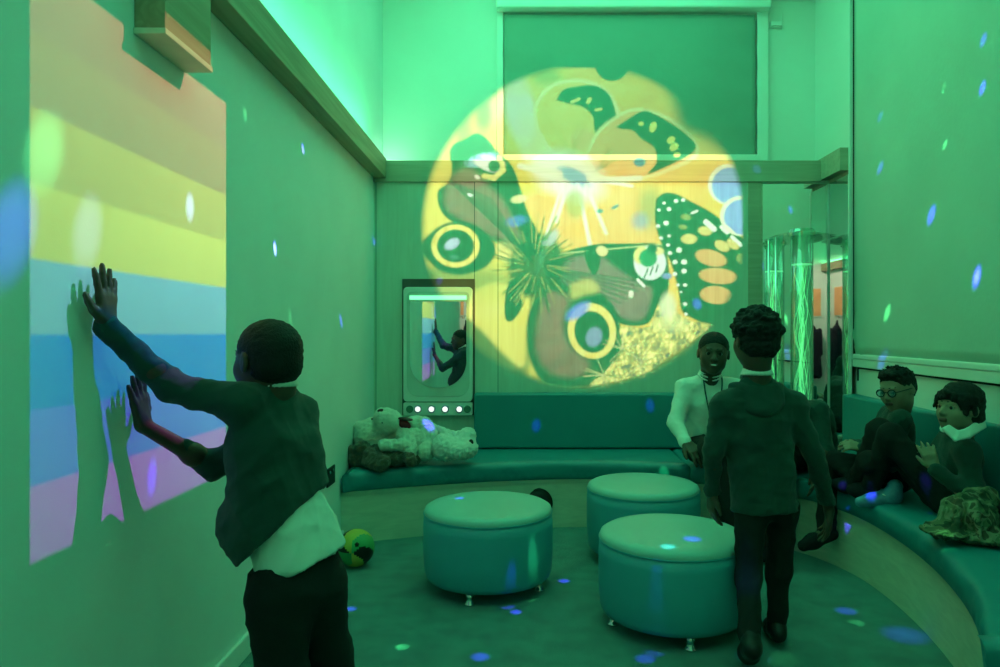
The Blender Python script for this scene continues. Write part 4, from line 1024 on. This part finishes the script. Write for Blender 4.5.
    for x, y, r in ((664, 204, 1.5), (669, 210, 2), (659, 211, 1.5), (676, 202, 2), (683, 201, 1.8), (658, 227, 1.8), (666, 224, 2.4), (661, 239, 1.6), (669, 237, 1.5), (668, 246, 1.7), (670, 254, 1.9), (679, 251, 2.6), (675, 263, 2.2), (684, 263, 2.6), (675, 275, 2), (684, 272, 2.4), (678, 286, 1.4), (685, 286, 1.8), (681, 293, 1), (685, 305, 1.8), (686, 315, 1.5)):
        put(el(x, y, r*1.15, r, 0), (1, .95, .85))
    for a, b, w in (((706, 223), (714, 230), 2.8), ((722, 228), (727, 233), 2.4), ((732, 238), (741, 246), 1.8), ((692, 214), (697, 212), 1.2)): put(line(a, b, w), (1, .95, .85))
    # flower head
    tex = np.clip(.72+1.1*noise(.45, 9)+.8*noise(1.1, 10), .12, 1.3)
    fl = inside([(668, 298), (676, 312), (690, 322), (712, 326), (690, 344), (668, 358), (650, 372), (625, 380), (590, 386), (606, 372), (622, 350), (620, 328), (648, 328), (658, 306)], 4)
    put(blur(fl, .8), np.stack([1*tex, .76*tex, .10+.12*tex**3], -1)); put(el(668, 308, 8, 14, 0, 5), (1, .9, .6), .8); put(el(672, 325, 16, 8, 0, 8), (1, .9, .4), .6)
    for k in range(60):
        cx, cy = rs.choice([(622, 352), (640, 362), (606, 372)][:3][0]) if 0 else [(622, 350), (640, 366), (604, 376)][k % 3]
        a = rs.uniform(0, 6.28); put(line((cx, cy), (cx+20*math.cos(a), cy+16*math.sin(a)), .45), (1, .8, .35) if k % 2 else (.15, .18, .03), .6)
    # blue petals
    for cx, cy in ((729, 186), (741, 217)):
        put(el(cx, cy, 21, 20, 0, 1.5), (1, .93, .7)); put(el(cx+1, cy+1, 18, 17.5, 0, 1.5)*(inside([(656, 200), (664, 194), (676, 195), (692, 203), (712, 214), (732, 230), (746, 246)], 0) < .5), (.32, .36, .85))
    # vignette of the beam, straight cut top and right
    m = np.clip((164-np.hypot(xx-584, yy-228))/7, 0, 1)
    m *= np.clip((yy-(67+.02*(xx-540)))/1.2, 0, 1)*np.clip((744-xx)/3, 0, 1)*(1-el(612, 65, 17, 17, 0, 1.5))
    m *= 1-blur(inside([(640, 60), (655, 72), (672, 100), (682, 130), (706, 140), (760, 165), (760, 50)], 3), 6)
    img = np.clip(img*m[..., None], 0, None)
    out = np.ones((H, W, 4), np.float32); out[..., :3] = img[::-1]
    im = bpy.data.images.new('projected_slide', W, H, float_buffer=True, is_data=True); im.pixels.foreach_set(out.ravel()); im.update()
    return im, (X0, Y0, X1, Y1)

class N:
    """tiny helper for lamp node trees"""
    def __init__(s, nt): s.nt = nt
    def v(s, x): return x
    def math(s, op, a, b=None, c=None):
        n = s.nt.nodes.new('ShaderNodeMath'); n.operation = op
        for i, q in enumerate((a, b, c)):
            if q is None: continue
            if isinstance(q, (int, float)): n.inputs[i].default_value = q
            else: s.nt.links.new(q, n.inputs[i])
        return n.outputs[0]
def projector(name, loc, target, angle, power, fill, size=.004):
    L = bpy.data.lights.new(name, 'SPOT'); L.energy = power; L.spot_size = angle; L.spot_blend = .0; L.shadow_soft_size = size
    o = bpy.data.objects.new(name, L); COL.objects.link(o); o.location = loc
    o.rotation_euler = (Vector(target)-Vector(loc)).to_track_quat('-Z', 'Y').to_euler()
    L.use_nodes = True; nt = L.node_tree; e = nt.nodes['Emission']; q = N(nt)
    g = nt.nodes.new('ShaderNodeNewGeometry'); sp = nt.nodes.new('ShaderNodeSeparateXYZ')
    nt.links.new(g.outputs['Incoming'], sp.inputs[0])
    fill(nt, q, sp, e, Vector(loc)); return o

# butterflies onto the back wall: lamp high above the camera
PL = V(.25, .2, 2.95)
im, (iX0, iY0, iX1, iY1) = paint_butterflies()
PL = V(.25, .2, 2.95)
def fill_b(nt, q, sp, e, loc):
    # direction d = -incoming ; point on the plane y = DB
    r = q.math('DIVIDE', DB-loc.y, sp.outputs[1])
    x = q.math('MULTIPLY_ADD', r, sp.outputs[0], loc.x); z = q.math('MULTIPLY_ADD', r, sp.outputs[2], loc.z)
    w = (iX1-iX0)*DB/F; h = (iY1-iY0)*DB/F
    u = q.math('DIVIDE', q.math('SUBTRACT', x, (iX0-CX)/F*DB), w)
    v = q.math('DIVIDE', q.math('SUBTRACT', z, EYE-(iY1-CY)/F*DB), h)
    cb = nt.nodes.new('ShaderNodeCombineXYZ'); nt.links.new(u, cb.inputs[0]); nt.links.new(v, cb.inputs[1])
    t = nt.nodes.new('ShaderNodeTexImage'); t.image = im; t.extension = 'CLIP'; t.interpolation = 'Cubic'
    nt.links.new(cb.outputs[0], t.inputs[0]); nt.links.new(t.outputs['Color'], e.inputs['Color']); e.inputs['Strength'].default_value = 1
projector('butterfly_projector', PL, U(584, 228, DB), math.radians(38), 1400, fill_b)

# rainbow stripes onto the left wall
PR = V(.2, 2.6, 2.9)
def fill_r(nt, q, sp, e, loc):
    r = q.math('DIVIDE', XL-loc.x, sp.outputs[0])
    y = q.math('MULTIPLY_ADD', r, sp.outputs[1], loc.y); z = q.math('MULTIPLY_ADD', r, sp.outputs[2], loc.z)
    ramp = nt.nodes.new('ShaderNodeValToRGB'); cr = ramp.color_ramp; cr.interpolation = 'CONSTANT'
    z0, z1 = .725, 2.035
    cols = [(.66, .01, .92), (.13, .04, 1.0), (.0, .08, .80), (.22, .40, .66), (.70, .65, .09), (.52, .37, .06), (.36, .13, .06), (.34, .08, .06)]
    e0 = cr.elements
    e0[0].position = 0; e0[0].color = (*cols[0], 1); e0[1].position = .125; e0[1].color = (*cols[1], 1)
    for i in range(2, 8):
        k = cr.elements.new(i/8); k.color = (*cols[i], 1)
    t = q.math('DIVIDE', q.math('SUBTRACT', z, z0), z1-z0); nt.links.new(t, ramp.inputs[0])
    m = q.math('MULTIPLY', q.math('GREATER_THAN', y, 1.499), q.math('LESS_THAN', y, 2.482))
    m = q.math('MULTIPLY', m, q.math('MULTIPLY', q.math('GREATER_THAN', z, z0), q.math('LESS_THAN', z, z1)))
    nt.links.new(ramp.outputs['Color'], e.inputs['Color']); nt.links.new(m, e.inputs['Strength'])
projector('rainbow_projector', PR, (XL, 1.99, 1.38), math.radians(75), 215, fill_r, .004)

# ================================================================== room light
def area(name, loc, size, col, power, rot=(0, 0, 0), sy=None):
    L = bpy.data.lights.new(name, 'AREA'); L.energy = power; L.color = col; L.size = size
    if sy: L.shape = 'RECTANGLE'; L.size_y = sy
    o = bpy.data.objects.new(name, L); COL.objects.link(o); o.location = loc; o.rotation_euler = rot; return o
GREEN = (.10, 1.0, .48)
area('ceiling_wash', (.5, 4.1, CEIL-.03), 2.2, GREEN, 27, sy=1.6)
area('ceiling_panel_light', (.45, .6, CEIL-.03), 2.0, (.14, 1, .52), 23, sy=3.2)
area('cove_light', (XL+.13, 2.4, 2.50), .10, (.10, 1, .38), 15, (math.radians(180), 0, 0), sy=4.6)

L = bpy.data.lights.new('picture_fill_spot', 'SPOT'); L.color = (1, .75, .55); L.energy = 90; L.spot_size = math.radians(55); L.spot_blend = .6  # unseen warm spot, added inside the room to brighten the orange pictures
o = bpy.data.objects.new('picture_fill_spot', L); COL.objects.link(o); o.location = (.1, -1.3, 2.9); o.rotation_euler = (V(-.92, -2.3, 1.78)-o.location).to_track_quat('-Z', 'Y').to_euler()

# moving dots thrown by the party lamp on the ceiling
LS = V(.45, 2.3, 3.55)
def ray_plane(px, py, kind):
    d = U(px, py, 1)-V(0, 0, EYE); o = V(0, 0, EYE)
    if kind == 'L': t = XL/d.x
    elif kind == 'B': t = DB
    elif kind == 'F': t = -EYE/d.z
    elif kind == 'S': t = (.42-EYE)/d.z
    elif kind == 'P': t = (.395-EYE)/d.z
    elif kind == 'R':
        # right wall plane: (p-RW0) x RWd = 0
        t = (RW0.x*RWd.y-RW0.y*RWd.x)/(d.x*RWd.y-d.y*RWd.x)
    else: t = kind
    return o+d*t
BL = (.09, .03, 1); GR = (.15, 1, .3); WB = (.45, .5, 1)
dots = [(12, 232, 'L', BL, 2.3, .9), (45, 152, 'L', GR, 2.2, .7), (88, 232, 'L', WB, 2.0, .45), (190, 208, 'L', WB, 1.1, 1.2), (303, 149, 'L', BL, .55, 2.2), (303, 151, 'L', WB, .25, 1.2),
        (275, 249, 'L', BL, .62, 2.4), (275, 250, 'L', WB, .34, 2.5), (341, 322, 'L', BL, .55, 1.8), (319, 446, 'L', BL, .7, 2.2), (319, 447, 'L', WB, .3, 1.4), (245, 116, 'L', GR, .9, .55), (330, 228, 'L', GR, .8, .35), (290, 320, 'L', GR, .8, .35),
        (152, 478, 'L', BL, .8, 1.2), (372, 244, 'B', BL, .6, .8),
        (439, 283, 'B', BL, .6, 1.2), (697, 305, 'B', BL, .9, .9), (757, 172, 'B', BL, .9, .35), (775, 217, 'B', BL, .7, .5), (537, 422, 4.78, BL, .75, 1.0), (650, 402, 4.78, BL, .8, .9),
        (989, 48, 'R', BL, .9, .7), (988, 97, 'R', BL, .85, 1.3), (948, 95, 'R', GR, .8, .2), (883, 124, 'R', BL, .7, .4), (949, 153, 'R', GR, .5, .9), (883, 176, 'R', BL, .75, .7), (935, 224, 'R', BL, .95, 1.5),
        (982, 289, 'R', BL, .9, 1.8), (982, 289, 'R', WB, .4, .8), (890, 323, 'R', GR, .7, 1.1), (886, 372, 'R', BL, .9, .5),
        (564, 582, 'F', BL, .7, 2.6), (516, 613, 'F', BL, .6, 2.6), (480, 658, 'F', BL, .9, 2.2), (350, 610, 'F', BL, .7, 2.0), (402, 648, 'F', GR, .7, 1.5), (645, 660, 'F', BL, 1.0, 1.2), (846, 612, 'F', BL, 1.1, .9), (856, 624, 'F', GR, .9, .6), (905, 636, 'F', BL, 2.2, .5),
        (459, 500, 'P', BL, .7, 1.8), (535, 552, 3.15, GR, .9, 1.3), (511, 588, 3.10, BL, .8, 1.3), (668, 554, 2.72, (.1, .9, .9), .9, 1.1), (692, 540, 'P', BL, 1.1, 1.2), (655, 600, 2.65, BL, 1.0, .7), (630, 472, 'P', BL, .7, .8),
        (664, 466, 'S', GR, .9, 1.3), (851, 533, 3.6, BL, .4, 2.6), (935, 514, 'S', BL, .6, 1.6), (905, 498, 'S', GR, .5, 1.2), (948, 548, 'S', GR, .9, .7), (420, 455, 4.45, BL, 1.1, 2.6), (870, 492, 3.3, BL, .5, 2.6), (755, 440, 2.55, GR, 2.0, .3), (732, 415, 2.55, BL, 1.6, .5)]
for px, py, k, c, deg, pw in dots:
    if k == 'R': deg *= 1.25; pw *= 1.7
    p = ray_plane(px, py, k); L = bpy.data.lights.new('party_beam', 'SPOT'); L.color = c
    d = p-LS; L.spot_size = math.radians(deg*1.5); L.spot_blend = 1.0; L.energy = 480*pw*(d.length/3)**2; L.shadow_soft_size = .004
    o = bpy.data.objects.new('party_beam', L); COL.objects.link(o); o.location = LS; o.rotation_euler = d.to_track_quat('-Z', 'Y').to_euler()

w = bpy.data.worlds.new('dim'); sc.world = w; w.use_nodes = True
w.node_tree.nodes['Background'].inputs[0].default_value = (.02, .1, .05, 1); w.node_tree.nodes['Background'].inputs[1].default_value = .3

# ================================================================== camera
c = bpy.data.cameras.new('camera'); co = bpy.data.objects.new('camera', c); COL.objects.link(co)
co.location = (0, 0, EYE); co.rotation_euler = (math.radians(90), 0, 0)
c.sensor_width = 36; c.lens = 36*F/1000; c.shift_x = -(CX-500)/1000; c.shift_y = -(333.5-CY)/1000*-1; c.clip_start = .02
sc.camera = co
vs = sc.view_settings; vs.view_transform = 'Standard'; vs.look = 'None'; vs.gamma = 1; vs.exposure = 0; vs.use_curve_mapping = False
sc.cycles.max_bounces = 8; sc.cycles.diffuse_bounces = 5; sc.cycles.glossy_bounces = 5; sc.cycles.transparent_max_bounces = 24
sc.cycles.use_denoising = True; sc.cycles.caustics_reflective = False; sc.cycles.caustics_refractive = False
sc.cycles.sample_clamp_indirect = 6
